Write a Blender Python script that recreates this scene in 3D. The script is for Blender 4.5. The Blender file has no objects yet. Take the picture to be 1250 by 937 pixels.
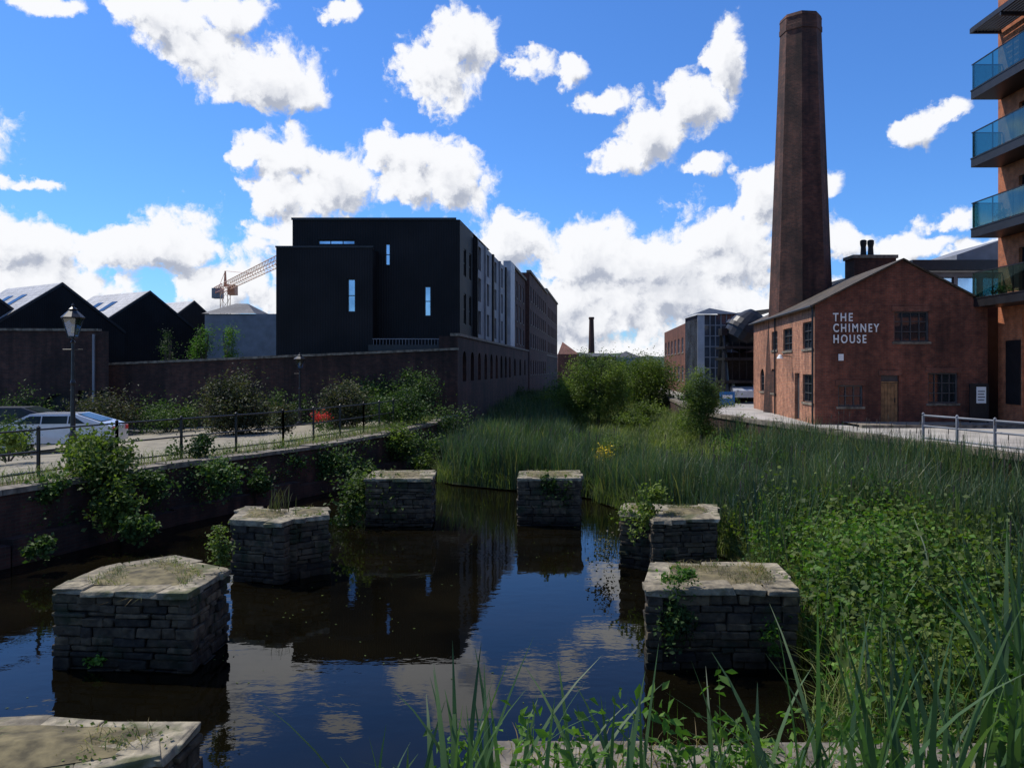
import bpy, math, random
import numpy as np
from mathutils import Vector, Matrix
random.seed(7); rng=np.random.default_rng(7)
H=4.0; F=960.; HV=450.
def PX(u,v,z=0.0):
    d=(H-z)*F/(v-HV); return ((u-625)/F*d, d)
def XD(u,d): return (u-625)/F*d
def ZD(v,d): return H-(v-HV)/F*d
S=bpy.context.scene
COL=S.collection
# ---------------- materials ----------------
def newmat(name):
    m=bpy.data.materials.new(name); m.use_nodes=True
    nt=m.node_tree; b=nt.nodes['Principled BSDF']; return m,nt,b
def noise_col(nt,vec,scale,c1,c2,detail=6,lo=.35,hi=.65):
    n=nt.nodes.new('ShaderNodeTexNoise'); n.inputs['Scale'].default_value=scale; n.inputs['Detail'].default_value=detail
    if vec: nt.links.new(vec,n.inputs['Vector'])
    r=nt.nodes.new('ShaderNodeValToRGB'); r.color_ramp.elements[0].position=lo; r.color_ramp.elements[1].position=hi
    r.color_ramp.elements[0].color=(*c1,1); r.color_ramp.elements[1].color=(*c2,1)
    nt.links.new(n.outputs['Fac'],r.inputs['Fac']); return r.outputs['Color'],n.outputs['Fac']
def mixc(nt,a,b,fac=1.0,mode='MULTIPLY'):
    x=nt.nodes.new('ShaderNodeMix'); x.data_type='RGBA'; x.blend_type=mode
    if hasattr(fac,'links'): nt.links.new(fac,x.inputs[0])
    else: x.inputs[0].default_value=fac
    for s,i in ((a,6),(b,7)):
        if isinstance(s,tuple): x.inputs[i].default_value=(*s,1)
        else: nt.links.new(s,x.inputs[i])
    return x.outputs[2]
def bump(nt,b,h,strength=.3,dist=.02):
    n=nt.nodes.new('ShaderNodeBump'); n.inputs['Strength'].default_value=strength; n.inputs['Distance'].default_value=dist
    nt.links.new(h,n.inputs['Height']); nt.links.new(n.outputs['Normal'],b.inputs['Normal'])
def objco(nt):
    return nt.nodes.new('ShaderNodeTexCoord').outputs['Object']
def plain(name,c,rough=.6,var=.25,scale=3.,metal=0,bs=.15):
    m,nt,b=newmat(name)
    c1=tuple(x*(1-var) for x in c); c2=tuple(min(1,x*(1+var)) for x in c)
    col,f=noise_col(nt,objco(nt),scale,c1,c2)
    nt.links.new(col,b.inputs['Base Color']); b.inputs['Roughness'].default_value=rough; b.inputs['Metallic'].default_value=metal
    if bs: bump(nt,b,f,bs,.02)
    return m
def brick(name,c1,c2,mortar,bw=.225,rh=.075,ms=.01,stain=.6,rough=.85,stain_scale=.5):
    m,nt,b=newmat(name)
    uv=nt.nodes.new('ShaderNodeTexCoord').outputs['UV']
    t=nt.nodes.new('ShaderNodeTexBrick'); nt.links.new(uv,t.inputs['Vector'])
    t.inputs['Scale'].default_value=1; t.inputs['Brick Width'].default_value=bw; t.inputs['Row Height'].default_value=rh
    t.inputs['Mortar Size'].default_value=ms; t.inputs['Mortar Smooth'].default_value=.3; t.inputs['Bias'].default_value=0
    t.inputs['Color1'].default_value=(*c1,1); t.inputs['Color2'].default_value=(*c2,1); t.inputs['Mortar'].default_value=(*mortar,1)
    o=objco(nt)
    s,_=noise_col(nt,o,stain_scale,(1-stain,)*3,(1.1,1.08,1.05),8,.3,.62)
    s2,_=noise_col(nt,o,4.,(.65,.63,.61),(1.25,1.18,1.1),5,.3,.7)
    c=mixc(nt,t.outputs['Color'],s); c=mixc(nt,c,s2)
    mp=nt.nodes.new('ShaderNodeMapping'); mp.inputs['Scale'].default_value=(1.6,1.6,.12); nt.links.new(o,mp.inputs[0])
    s3,_=noise_col(nt,mp.outputs[0],1.5,(1-stain*.75,)*3,(1.1,1.1,1.1),5,.38,.6); c=mixc(nt,c,s3)
    nt.links.new(c,b.inputs['Base Color']); b.inputs['Roughness'].default_value=rough
    inv=nt.nodes.new('ShaderNodeMath'); inv.operation='SUBTRACT'; inv.inputs[0].default_value=1; nt.links.new(t.outputs['Fac'],inv.inputs[1])
    bump(nt,b,inv.outputs[0],.5,.01)
    return m
def island(name,cols,rough=.85,scale=8.,bs=.8,mossy=None,mlo=.5):
    m,nt,b=newmat(name)
    g=nt.nodes.new('ShaderNodeNewGeometry')
    r=nt.nodes.new('ShaderNodeValToRGB'); nt.links.new(g.outputs['Random Per Island'],r.inputs['Fac'])
    e=r.color_ramp.elements; e[0].color=(*cols[0],1); e[1].color=(*cols[-1],1)
    for i,c in enumerate(cols[1:-1]):
        x=e.new((i+1)/(len(cols)-1)); x.color=(*c,1)
    s,f=noise_col(nt,objco(nt),scale,(.35,.35,.36),(1.35,1.3,1.2),8,.3,.7)
    c=mixc(nt,r.outputs['Color'],s)
    if mossy:
        o=objco(nt)
        n=nt.nodes.new('ShaderNodeTexNoise'); n.inputs['Scale'].default_value=2.5; n.inputs['Detail'].default_value=8; nt.links.new(o,n.inputs['Vector'])
        rr=nt.nodes.new('ShaderNodeValToRGB'); rr.color_ramp.elements[0].position=mlo; rr.color_ramp.elements[1].position=mlo+.1
        nt.links.new(n.outputs['Fac'],rr.inputs['Fac'])
        c=mixc(nt,c,mossy,rr.outputs['Color'],'MIX')
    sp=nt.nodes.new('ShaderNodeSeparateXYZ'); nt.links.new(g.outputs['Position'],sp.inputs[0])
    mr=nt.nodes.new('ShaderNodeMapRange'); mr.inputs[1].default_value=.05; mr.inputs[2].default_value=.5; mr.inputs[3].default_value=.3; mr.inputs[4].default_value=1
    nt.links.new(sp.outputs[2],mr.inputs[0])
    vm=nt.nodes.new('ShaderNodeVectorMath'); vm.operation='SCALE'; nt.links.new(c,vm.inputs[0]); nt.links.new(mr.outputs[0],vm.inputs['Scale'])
    nt.links.new(vm.outputs[0],b.inputs['Base Color']); b.inputs['Roughness'].default_value=rough
    b.inputs['Specular IOR Level'].default_value=.3
    bump(nt,b,f,bs,.05); return m
def leaf(name,cols,tr=.35,rough=.65,ps=.8):
    m,nt,b=newmat(name)
    g=nt.nodes.new('ShaderNodeNewGeometry')
    r=nt.nodes.new('ShaderNodeValToRGB'); nt.links.new(g.outputs['Random Per Island'],r.inputs['Fac'])
    e=r.color_ramp.elements; e[0].color=(*cols[0],1); e[1].color=(*cols[-1],1)
    for i,c in enumerate(cols[1:-1]):
        x=e.new((i+1)/(len(cols)-1)); x.color=(*c,1)
    s,f=noise_col(nt,g.outputs['Position'],ps,(.5,.55,.6),(1.5,1.35,1.05),3,.35,.65)
    c=mixc(nt,r.outputs['Color'],s)
    nt.links.new(c,b.inputs['Base Color']); b.inputs['Roughness'].default_value=rough; b.inputs['Specular IOR Level'].default_value=.3
    t=nt.nodes.new('ShaderNodeBsdfTranslucent'); 
    c2=mixc(nt,c,(1.3,1.5,.6)); nt.links.new(c2,t.inputs['Color'])
    mx=nt.nodes.new('ShaderNodeMixShader'); mx.inputs[0].default_value=tr
    nt.links.new(b.outputs[0],mx.inputs[1]); nt.links.new(t.outputs[0],mx.inputs[2])
    nt.links.new(mx.outputs[0],nt.nodes['Material Output'].inputs['Surface'])
    return m
M={}
M['brick_dark']=brick('brick_dark',(.085,.032,.024),(.045,.02,.017),(.055,.045,.037),stain=.65)
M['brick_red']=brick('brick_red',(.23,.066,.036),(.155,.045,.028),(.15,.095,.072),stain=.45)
M['brick_sunlit']=brick('brick_sunlit',(.46,.2,.11),(.36,.14,.085),(.36,.27,.2),stain=.3)  # lighter copy of the house brick: sunlight on the side wall painted into the colour
M['brick_orange']=brick('brick_orange',(.46,.14,.055),(.38,.11,.045),(.28,.19,.13),stain=.12)
M['brick_chim']=brick('brick_chim',(.15,.052,.032),(.075,.028,.021),(.085,.06,.045),stain=.65,stain_scale=.8)
M['brick_far']=brick('brick_far',(.095,.034,.025),(.06,.025,.02),(.07,.045,.035),stain=.35)
M['brick_mid']=brick('brick_mid',(.2,.07,.042),(.15,.05,.035),(.14,.09,.07),stain=.3)
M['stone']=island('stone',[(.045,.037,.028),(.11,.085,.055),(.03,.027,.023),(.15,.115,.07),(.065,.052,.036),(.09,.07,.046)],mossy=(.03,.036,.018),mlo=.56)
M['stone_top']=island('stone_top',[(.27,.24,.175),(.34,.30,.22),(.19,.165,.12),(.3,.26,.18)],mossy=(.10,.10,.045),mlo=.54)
M['coping']=plain('coping',(.17,.145,.11),.85,.5,5,bs=.6)
M['mortar']=plain('mortar',(.018,.015,.012),.95,.3,8)
M['soil']=plain('soil',(.13,.105,.05),.95,.5,7,bs=.8)
M['white']=plain('white',(.8,.8,.78),.6,.05,3,bs=0)
M['cream']=plain('cream',(.6,.55,.42),.6,.1,3,bs=0)
M['black']=plain('black',(.012,.012,.014),.45,.3,4,bs=.05)
M['frame']=plain('frame',(.05,.05,.055),.5,.2,4,bs=0)
M['steel']=plain('steel',(.02,.02,.022),.4,.3,4,metal=.3,bs=.05)
M['wood']=plain('wood',(.24,.125,.05),.6,.3,6)
M['grey']=plain('grey',(.2,.21,.23),.7,.15,1.5)
M['lgrey']=plain('lgrey',(.42,.43,.45),.6,.1,1.5)
M['slate']=brick('slate',(.10,.10,.11),(.075,.078,.085),(.04,.04,.045),.3,.2,.012,.4,.6)
M['moss_slate']=brick('moss_slate',(.11,.085,.06),(.08,.065,.05),(.04,.035,.03),.3,.2,.014,.4,.8)
M['pale_roof']=brick('pale_roof',(.34,.36,.39),(.29,.31,.34),(.14,.15,.17),2.2,.42,.02,.2,.5)
M['paving']=brick('paving',(.36,.33,.28),(.31,.28,.24),(.2,.18,.15),.5,.25,.008,.25,.9)
M['tarmac']=plain('tarmac',(.06,.06,.06),.9,.25,3,bs=.3)
M['concrete']=plain('concrete',(.36,.34,.31),.85,.22,.8,bs=.2)
M['path']=plain('path',(.25,.22,.16),.95,.25,1.5,bs=.3)
M['ground']=plain('ground',(.055,.06,.03),.95,.4,.6,bs=.3)
M['mud']=plain('mud',(.02,.026,.011),.9,.5,2,bs=.4)
M['hill']=plain('hill',(.035,.06,.03),.95,.4,.05,bs=0)
M['orange']=plain('orange',(.62,.22,.10),.5,.1,3,bs=0)
M['craney']=plain('crane_paint',(.72,.42,.24),.5,.1,3,bs=0)
M['blue']=plain('blue',(.02,.16,.42),.5,.1,3,bs=0)
M['red']=plain('red',(.6,.03,.02),.5,.1,3,bs=0)
M['rubber']=plain('rubber',(.015,.015,.015),.8,.1,3,bs=0)
def glassdark(name,c=(.015,.02,.025),spec=.8,rough=.04):
    m,nt,b=newmat(name); col,f=noise_col(nt,objco(nt),.7,tuple(x*.6 for x in c),tuple(x*1.6 for x in c))
    nt.links.new(col,b.inputs['Base Color'])
    b.inputs['Roughness'].default_value=rough; b.inputs['Specular IOR Level'].default_value=spec; bump(nt,b,f,.06,.05); return m
M['glass']=glassdark('window_glass')
M['carglass']=glassdark('car_glass',(.02,.03,.028),.2,.12)
m,nt,b=newmat('sky_glass'); col,f=noise_col(nt,objco(nt),1.,(.35,.45,.55),(.7,.8,.9)); nt.links.new(col,b.inputs['Base Color']); b.inputs['Metallic'].default_value=.8; b.inputs['Roughness'].default_value=.12; M['skyglass']=m
M['towerglass']=glassdark('tower_glass',(.05,.06,.075),.9,.1)
def seethru(name,tc_,gc,f,r):
    m,nt,b=newmat(name)
    tr=nt.nodes.new('ShaderNodeBsdfTransparent'); tr.inputs[0].default_value=(*tc_,1)
    gl=nt.nodes.new('ShaderNodeBsdfGlossy'); gl.inputs['Roughness'].default_value=r; gl.inputs[0].default_value=(*gc,1)
    mx=nt.nodes.new('ShaderNodeMixShader'); mx.inputs[0].default_value=f; nt.links.new(tr.outputs[0],mx.inputs[1]); nt.links.new(gl.outputs[0],mx.inputs[2]); nt.links.new(mx.outputs[0],nt.nodes['Material Output'].inputs['Surface']); return m
M['bglass']=seethru('balcony_glass',(.45,.68,.66),(.55,.75,.75),.16,.05)
M['lglass']=seethru('lantern_glass',(.75,.8,.85),(.8,.85,.9),.3,.1)
m,nt,b=newmat('black_cladding'); uv=nt.nodes.new('ShaderNodeTexCoord').outputs['UV']
w=nt.nodes.new('ShaderNodeTexWave'); w.inputs['Scale'].default_value=2.2; nt.links.new(uv,w.inputs['Vector'])
r=nt.nodes.new('ShaderNodeValToRGB'); r.color_ramp.elements[0].color=(.003,.003,.0035,1); r.color_ramp.elements[1].color=(.010,.010,.012,1); r.color_ramp.elements[1].position=.25
nt.links.new(w.outputs['Fac'],r.inputs['Fac']); s,_=noise_col(nt,objco(nt),.5,(.6,.6,.6),(1.3,1.3,1.3)); nt.links.new(mixc(nt,r.outputs[0],s),b.inputs['Base Color']); b.inputs['Roughness'].default_value=.6; b.inputs['Specular IOR Level'].default_value=.2; bump(nt,b,w.outputs['Fac'],.4,.02); M['clad']=m
# water
m,nt,b=newmat('water'); g=nt.nodes.new('ShaderNodeNewGeometry')
col,_=noise_col(nt,g.outputs['Position'],.5,(.0022,.002,.0012),(.006,.0048,.0022)); nt.links.new(col,b.inputs['Base Color'])
b.inputs['Roughness'].default_value=.012; b.inputs['IOR'].default_value=1.27
mp=nt.nodes.new('ShaderNodeMapping'); mp.inputs['Scale'].default_value=(1.,1.8,1); nt.links.new(g.outputs['Position'],mp.inputs[0])
n1=nt.nodes.new('ShaderNodeTexNoise'); n1.inputs['Scale'].default_value=2.6; n1.inputs['Detail'].default_value=3; nt.links.new(mp.outputs[0],n1.inputs['Vector'])
n2=nt.nodes.new('ShaderNodeTexNoise'); n2.inputs['Scale'].default_value=.28; n2.inputs['Detail'].default_value=3; nt.links.new(g.outputs['Position'],n2.inputs['Vector'])
mr=nt.nodes.new('ShaderNodeMapRange'); mr.inputs[1].default_value=.42; mr.inputs[2].default_value=.62; mr.inputs[3].default_value=.25; mr.inputs[4].default_value=1.2; nt.links.new(n2.outputs['Fac'],mr.inputs[0])
mu=nt.nodes.new('ShaderNodeMath'); mu.operation='MULTIPLY'; nt.links.new(n1.outputs['Fac'],mu.inputs[0]); nt.links.new(mr.outputs[0],mu.inputs[1])
bump(nt,b,mu.outputs[0],.03,.1); M['water']=m
# leaves
M['reed']=leaf('reed',[(.04,.08,.045),(.065,.115,.06),(.05,.10,.06),(.09,.135,.07),(.16,.16,.085)],.3,.45,.5)
M['iris']=leaf('iris',[(.035,.085,.035),(.05,.11,.045),(.07,.135,.05),(.03,.07,.035)],.3,.5)
M['nettle']=leaf('nettle',[(.06,.15,.02),(.09,.2,.03),(.05,.12,.02),(.12,.22,.04)],.35)
M['bush']=leaf('bush',[(.03,.07,.018),(.05,.10,.025),(.07,.12,.03),(.04,.08,.03)],.25)
M['willow']=leaf('willow',[(.08,.13,.03),(.115,.17,.04),(.14,.2,.055),(.06,.10,.03)],.35)
M['olive']=leaf('olive',[(.05,.065,.03),(.08,.09,.045),(.05,.065,.035),(.09,.07,.055)],.25)
M['fern']=leaf('fern',[(.08,.13,.03),(.12,.17,.04),(.06,.10,.025)],.35)
M['dry']=leaf('dry',[(.25,.19,.09),(.17,.15,.06),(.12,.14,.05),(.3,.24,.13)],.3)
M['meadow']=leaf('meadow',[(.09,.14,.04),(.14,.19,.06),(.19,.21,.09)],.35)
M['yellow']=leaf('yellow',[(.6,.45,.02),(.7,.55,.05)],.2)
M['redf']=leaf('redf',[(.5,.02,.03),(.6,.05,.06)],.2)
M['bark']=plain('bark',(.07,.055,.04),.9,.4,8,bs=.5)
# ---------------- mesh builder ----------------
def empty(name,loc=(0,0,0)):
    e=bpy.data.objects.new(name,None); e.location=loc; e.empty_display_size=.5; COL.objects.link(e); return e
def link(o,parent):
    COL.objects.link(o)
    if parent:
        o.parent=parent; o.matrix_parent_inverse=Matrix.Translation(-Vector(parent.location))
class MB:
    def __init__(s): s.v=[];s.f=[];s.m=[];s.uv=[]
    def poly(s,pts,m=0,uv=None):
        pts=[Vector(p) for p in pts]; i=len(s.v)
        n=Vector((0,0,0))
        for k in range(len(pts)):
            a=pts[k]; b=pts[(k+1)%len(pts)]; n+=a.cross(b)
        if n.length>1e-9: n.normalize()
        if uv is None:
            if abs(n.z)>.9: uv=[(p.x,p.y) for p in pts]
            else:
                t=Vector((-n.y,n.x,0)); t.normalize(); bt=n.cross(t)
                uv=[(p.dot(t),p.dot(bt)) for p in pts]
        s.v+=[tuple(p) for p in pts]; s.f.append(tuple(range(i,i+len(pts)))); s.m.append(m); s.uv+=uv
    def box(s,x0,x1,y0,y1,z0,z1,m=0):
        s.hexa([(x0,y0,z0),(x1,y0,z0),(x1,y1,z0),(x0,y1,z0),(x0,y0,z1),(x1,y0,z1),(x1,y1,z1),(x0,y1,z1)],m)
    def hexa(s,c,m=0):
        for q in ((0,1,5,4),(1,2,6,5),(2,3,7,6),(3,0,4,7),(4,5,6,7),(3,2,1,0)):
            s.poly([c[i] for i in q],m)
    def prism(s,poly,z0,z1,m=0,mt=None,bottom=True):
        n=len(poly)
        for i in range(n):
            a=poly[i]; b=poly[(i+1)%n]
            s.poly([(a[0],a[1],z0),(b[0],b[1],z0),(b[0],b[1],z1),(a[0],a[1],z1)],m)
        s.poly([(p[0],p[1],z1) for p in poly],m if mt is None else mt)
        if bottom: s.poly([(p[0],p[1],z0) for p in reversed(poly)],m)
    def obox(s,p0,t,n,s0,s1,z0,z1,d0,d1,m=0):
        P=lambda a,d,z:(p0[0]+t[0]*a-n[0]*d,p0[1]+t[1]*a-n[1]*d,z)
        s.hexa([P(s0,d0,z0),P(s1,d0,z0),P(s1,d1,z0),P(s0,d1,z0),P(s0,d0,z1),P(s1,d0,z1),P(s1,d1,z1),P(s0,d1,z1)],m)
    def tube(s,a,b,r0,r1,m=0,n=8,cap=True):
        a=Vector(a); b=Vector(b); d=(b-a).normalized()
        x=d.orthogonal().normalized(); y=d.cross(x)
        A=[a+(x*math.cos(k*2*math.pi/n)+y*math.sin(k*2*math.pi/n))*r0 for k in range(n)]
        B=[b+(x*math.cos(k*2*math.pi/n)+y*math.sin(k*2*math.pi/n))*r1 for k in range(n)]
        for k in range(n): s.poly([A[k],A[(k+1)%n],B[(k+1)%n],B[k]],m)
        if cap: s.poly(B,m); s.poly(A[::-1],m)
    def lathe(s,cx,cy,prof,m=0,n=12,rot=0):
        for (r0,z0),(r1,z1) in zip(prof,prof[1:]):
            for k in range(n):
                a=rot+k*2*math.pi/n; b=rot+(k+1)*2*math.pi/n
                pa=[(cx+r0*math.cos(a),cy+r0*math.sin(a),z0),(cx+r0*math.cos(b),cy+r0*math.sin(b),z0),(cx+r1*math.cos(b),cy+r1*math.sin(b),z1),(cx+r1*math.cos(a),cy+r1*math.sin(a),z1)]
                c=2*math.pi/n
                uv=[(k*c*r0,z0),((k+1)*c*r0,z0),((k+1)*c*r1,z1),(k*c*r1,z1)]
                if r0<1e-4: pa=pa[1:]; uv=uv[1:]
                elif r1<1e-4: pa=pa[:3]; uv=uv[:3]
                s.poly(pa,m,uv)
    def facade(s,p0,p1,z0,z1,ops=(),mw=0,mf=1,mg=2,msill=None,rev=.12,back=None):
        p0=Vector((p0[0],p0[1])); p1=Vector((p1[0],p1[1])); L=(p1-p0).length; t=(p1-p0)/L; n=Vector((t.y,-t.x))
        P=lambda a,z,d=0:(p0.x+t.x*a-n.x*d,p0.y+t.y*a-n.y*d,z)
        xs=sorted(set([0,L]+[o[0] for o in ops]+[o[1] for o in ops])); zs=sorted(set([z0,z1]+[o[2] for o in ops]+[o[3] for o in ops]))
        for a,b in zip(xs,xs[1:]):
            for c,d in zip(zs,zs[1:]):
                mx_=(a+b)/2; mz=(c+d)/2
                if any(o[0]<mx_<o[1] and o[2]<mz<o[3] for o in ops): continue
                s.poly([P(a,c),P(b,c),P(b,d),P(a,d)],mw,[(a,c),(b,c),(b,d),(a,d)])
        for o in ops:
            a,b,c,d=o[:4]; kind=o[4] if len(o)>4 else 'win'; nx=o[5] if len(o)>5 else 2; nz=o[6] if len(o)>6 else 2
            s.poly([P(a,c),P(a,c,rev),P(a,d,rev),P(a,d)][::-1],mw); s.poly([P(b,c),P(b,c,rev),P(b,d,rev),P(b,d)],mw)
            s.poly([P(a,d),P(a,d,rev),P(b,d,rev),P(b,d)][::-1],mw); s.poly([P(a,c),P(a,c,rev),P(b,c,rev),P(b,c)],mw)
            s.poly([P(a,c,rev),P(b,c,rev),P(b,d,rev),P(a,d,rev)],mf if kind=='door' else mg)
            if 'arch' in kind:
                r=(b-a)/2; rz=min(r,(d-c)*.4); N=8
                for side in (0,1):
                    pts=[]
                    for k in range(N//2+1):
                        th=math.pi/2*k/(N//2)
                        sx=(a+r-r*math.cos(th)) if side==0 else (a+r+r*math.cos(th))
                        pts.append((sx,d-rz+rz*math.sin(th)))
                    cor=(a,d) if side==0 else (b,d)
                    for q in range(len(pts)-1):
                        tri=[pts[q],pts[q+1],cor] if side==0 else [cor,pts[q+1],pts[q]]
                        s.poly([P(x,z,.004) for x,z in tri],mw,[(x,z) for x,z in tri])
            if kind in('win','arch'):
                fw=.06
                for (x0,x1,y0,y1) in [(a,b,c,c+fw),(a,b,d-fw,d),(a,a+fw,c+fw,d-fw),(b-fw,b,c+fw,d-fw)]:
                    s.obox(p0,t,n,x0,x1,y0,y1,rev-.06,rev-.003,mf)
                for k in range(1,nx):
                    x=a+(b-a)*k/nx; s.obox(p0,t,n,x-.02,x+.02,c+fw,d-fw,rev-.045,rev-.004,mf)
                for k in range(1,nz):
                    z=c+(d-c)*k/nz; s.obox(p0,t,n,a+fw,b-fw,z-.02,z+.02,rev-.05,rev-.005,mf)
            if msill is not None and kind!='door':
                s.obox(p0,t,n,a-.08,b+.08,c-.1,c-.002,-.05,.04,msill)
    def obj(s,name,mats,parent=None,smooth=False):
        me=bpy.data.meshes.new(name); me.from_pydata(s.v,[],s.f)
        ul=me.uv_layers.new(name='UVMap'); ul.data.foreach_set('uv',np.array(s.uv,dtype=np.float32).ravel())
        for mm in mats: me.materials.append(M[mm] if isinstance(mm,str) else mm)
        me.polygons.foreach_set('material_index',s.m)
        if smooth: me.polygons.foreach_set('use_smooth',[True]*len(s.f))
        me.update(); o=bpy.data.objects.new(name,me); link(o,parent); return o
def mesh_np(name,V,Fi,mat,parent=None):
    me=bpy.data.meshes.new(name); n=len(V); k=Fi.shape[1]; m_=len(Fi)
    me.vertices.add(n); me.vertices.foreach_set('co',V.astype(np.float32).ravel())
    me.loops.add(m_*k); me.loops.foreach_set('vertex_index',Fi.astype(np.int32).ravel())
    me.polygons.add(m_); me.polygons.foreach_set('loop_start',(np.arange(m_)*k).astype(np.int32))
    me.update(calc_edges=True); me.materials.append(M[mat])
    o=bpy.data.objects.new(name,me); link(o,parent); return o
def leaves(name,C,size,mat,parent=None,asp=.5,droop=0):
    C=np.asarray(C,float); N=len(C); sz=size*rng.uniform(.6,1.3,(N,1))
    d=rng.normal(size=(N,3)); d[:,2]=d[:,2]*.6-droop; d/=np.linalg.norm(d,axis=1,keepdims=True)
    u=rng.normal(size=(N,3)); u[:,2]+=1.2; w=np.cross(d,u); w/=np.linalg.norm(w,axis=1,keepdims=True)+1e-9
    up=np.cross(w,d)
    b=C-d*sz*.5; t=C+d*sz*.5; mid=C-d*sz*.05
    l=mid+w*sz*asp*.5+up*sz*.12; r=mid-w*sz*asp*.5+up*sz*.12
    V=np.stack([b,l,t,r],1).reshape(-1,3); i=np.arange(N)*4
    Fi=np.concatenate([np.stack([i,i+2,i+1],1),np.stack([i,i+3,i+2],1)])
    return mesh_np(name,V,Fi,mat,parent)
def blades(name,B,h,w,curve,mat,parent=None,seg=4,lean=(.02,.18)):
    B=np.asarray(B,float); N=len(B); h=np.broadcast_to(h,(N,)).astype(float); w=np.broadcast_to(w,(N,)).astype(float); curve=np.broadcast_to(curve,(N,)).astype(float)
    az=rng.uniform(0,2*np.pi,N); L=np.stack([np.cos(az),np.sin(az)],1)
    wa=az+np.pi/2+rng.uniform(-.9,.9,N); W=np.stack([np.cos(wa),np.sin(wa)],1)
    lean=rng.uniform(*lean,N)
    T=np.linspace(0,1,seg+1); V=np.zeros((N,(seg+1)*2,3))
    for k,t in enumerate(T):
        off=(lean*t+curve*t**2.4)*h
        z=h*(t-.45*curve*t**3)
        c=np.stack([B[:,0]+L[:,0]*off,B[:,1]+L[:,1]*off,B[:,2]+z],1)
        ww=w*.5*max(.04,(1-t**3))*(.75+.5*t if t<.5 else 1)
        for s_,sg in enumerate((-1,1)):
            V[:,2*k+s_,0]=c[:,0]+W[:,0]*ww*sg; V[:,2*k+s_,1]=c[:,1]+W[:,1]*ww*sg; V[:,2*k+s_,2]=c[:,2]
    i=np.arange(N)[:,None]*((seg+1)*2)
    Fs=[np.concatenate([i+2*k,i+2*k+1,i+2*k+3,i+2*k+2],1) for k in range(seg)]
    return mesh_np(name,V.reshape(-1,3),np.concatenate(Fs),mat,parent)
def clumps(c,r,nc,per,sig=.25,shell=.55,flat=1.):
    c=np.array(c,float); r=np.array(r,float); out=[]
    for i in range(nc):
        d=rng.normal(size=3); d/=np.linalg.norm(d); q=c+d*r*rng.uniform(shell,1.0)*np.array([1,1,flat])
        s=sig*np.mean(r)*rng.uniform(.6,1.3)
        out.append(q+rng.normal(size=(int(per*rng.uniform(.5,1.4)),3))*s)
    return np.concatenate(out)
def shrub(name,x,y,z,rx,rz,n=14,per=130,size=.1,mat='bush'):
    mb=MB()
    for k in range(7):
        a=random.uniform(0,6.28); q=random.uniform(.3,.8)
        mb.tube((x+.05*math.cos(a),y+.05*math.sin(a),z-.1),(x+rx*q*math.cos(a),y+rx*q*math.sin(a),z+rz*1.3),.03,.008,0,5)
    o=mb.obj(name,['bark'])
    C=clumps((x,y,z+rz),(rx,rx,rz),n,per,.24,.3); C=C[C[:,2]>z-.15]
    leaves('foliage',C,size,mat,o); return o
def tree(name,x,y,z,h,rx,nc=30,per=150,size=.16,mat='willow',crown=.62,sig=.2):
    mb=MB(); zc=z+h*(1-crown/2); rz=h*crown/2
    mb.tube((x,y,z-.2),(x+.1,y,z+h*.45),.05*h*.5,.03*h*.5,0,8); 
    for k in range(9):
        a=k*2.4; q=random.uniform(.4,.85); zt=zc+random.uniform(-.4,.8)*rz
        mid=(x+rx*q*.4*math.cos(a),y+rx*q*.4*math.sin(a),z+h*.5)
        mb.tube((x+.06,y,z+h*random.uniform(.2,.42)),mid,.014*h,.009*h,0,6); mb.tube(mid,(x+rx*q*math.cos(a),y+rx*q*math.sin(a),zt),.009*h,.003*h,0,5)
    o=mb.obj(name,['bark']); leaves('foliage',clumps((x,y,zc),(rx,rx,rz),nc,per,sig,.35),size,mat,o,.4); return o
# ---------------- ground, water ----------------
mb=MB(); mb.poly([(-3000,-3000,-.8),(3000,-3000,-.8),(3000,3000,-.8),(-3000,3000,-.8)]); mb.obj('ground',['ground'])
mb=MB(); mb.poly([(-30,-12,0),(30,-12,0),(30,135,0),(-30,135,0)]); mb.obj('water',['water'])
fx=lambda d:-2.9+.12*(d-42)
WL=[(-16,6),(-10.4,16),(-8.9,20.2),(-6.2,25.6),(-4.6,31),(-3.6,36),(-2.95,41.9)]
def wl_x(y):
    for (x0,y0),(x1,y1) in zip(WL,WL[1:]):
        if y0<=y<=y1: return x0+(x1-x0)*(y-y0)/(y1-y0)
    return WL[-1][0] if y>WL[-1][1] else WL[0][0]
mb=MB()
for (a,b) in zip(WL,WL[1:]):
    for i,(o0,o1,z0,z1,mm) in enumerate([(0,1.3,1.5,1.5,1),(1.3,6,1.5,1.25,0),(6,14,1.25,.92,0),(14,60,.92,.92,2)]):
        mb.poly([(a[0]-o1,a[1],z1),(a[0]-o0,a[1],z0),(b[0]-o0,b[1],z0),(b[0]-o1,b[1],z1)],mm)
mb.obj('pavement',['path','soil','tarmac'])
mb=MB()
for (a,b) in zip(WL,WL[1:]):
    mb.facade((a[0],a[1]),(b[0],b[1]),-.5,1.42,[],0)
    t=Vector((b[0]-a[0],b[1]-a[1])); L=t.length; t/=L; n=Vector((t.y,-t.x)); s0=0
    while s0<L:
        ln=min(random.uniform(.7,1.3),L-s0)
        if L-s0-ln<.3: ln=L-s0
        mb.obox(a,t,n,s0+.006,s0+ln-.006,1.425,1.54+random.uniform(-.02,.025),-.06-random.uniform(0,.04),.42,1); s0+=ln
    s0=0
    while s0<L:
        ln=min(random.uniform(1.2,3.),L-s0)
        if L-s0-ln<.8: ln=L-s0
        zz=.48+random.uniform(-.12,.08); mb.obox(a,t,n,s0+.003,s0+ln-.003,-.5,zz,-.25-random.uniform(0,.15),-.003,2); s0+=ln
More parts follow.
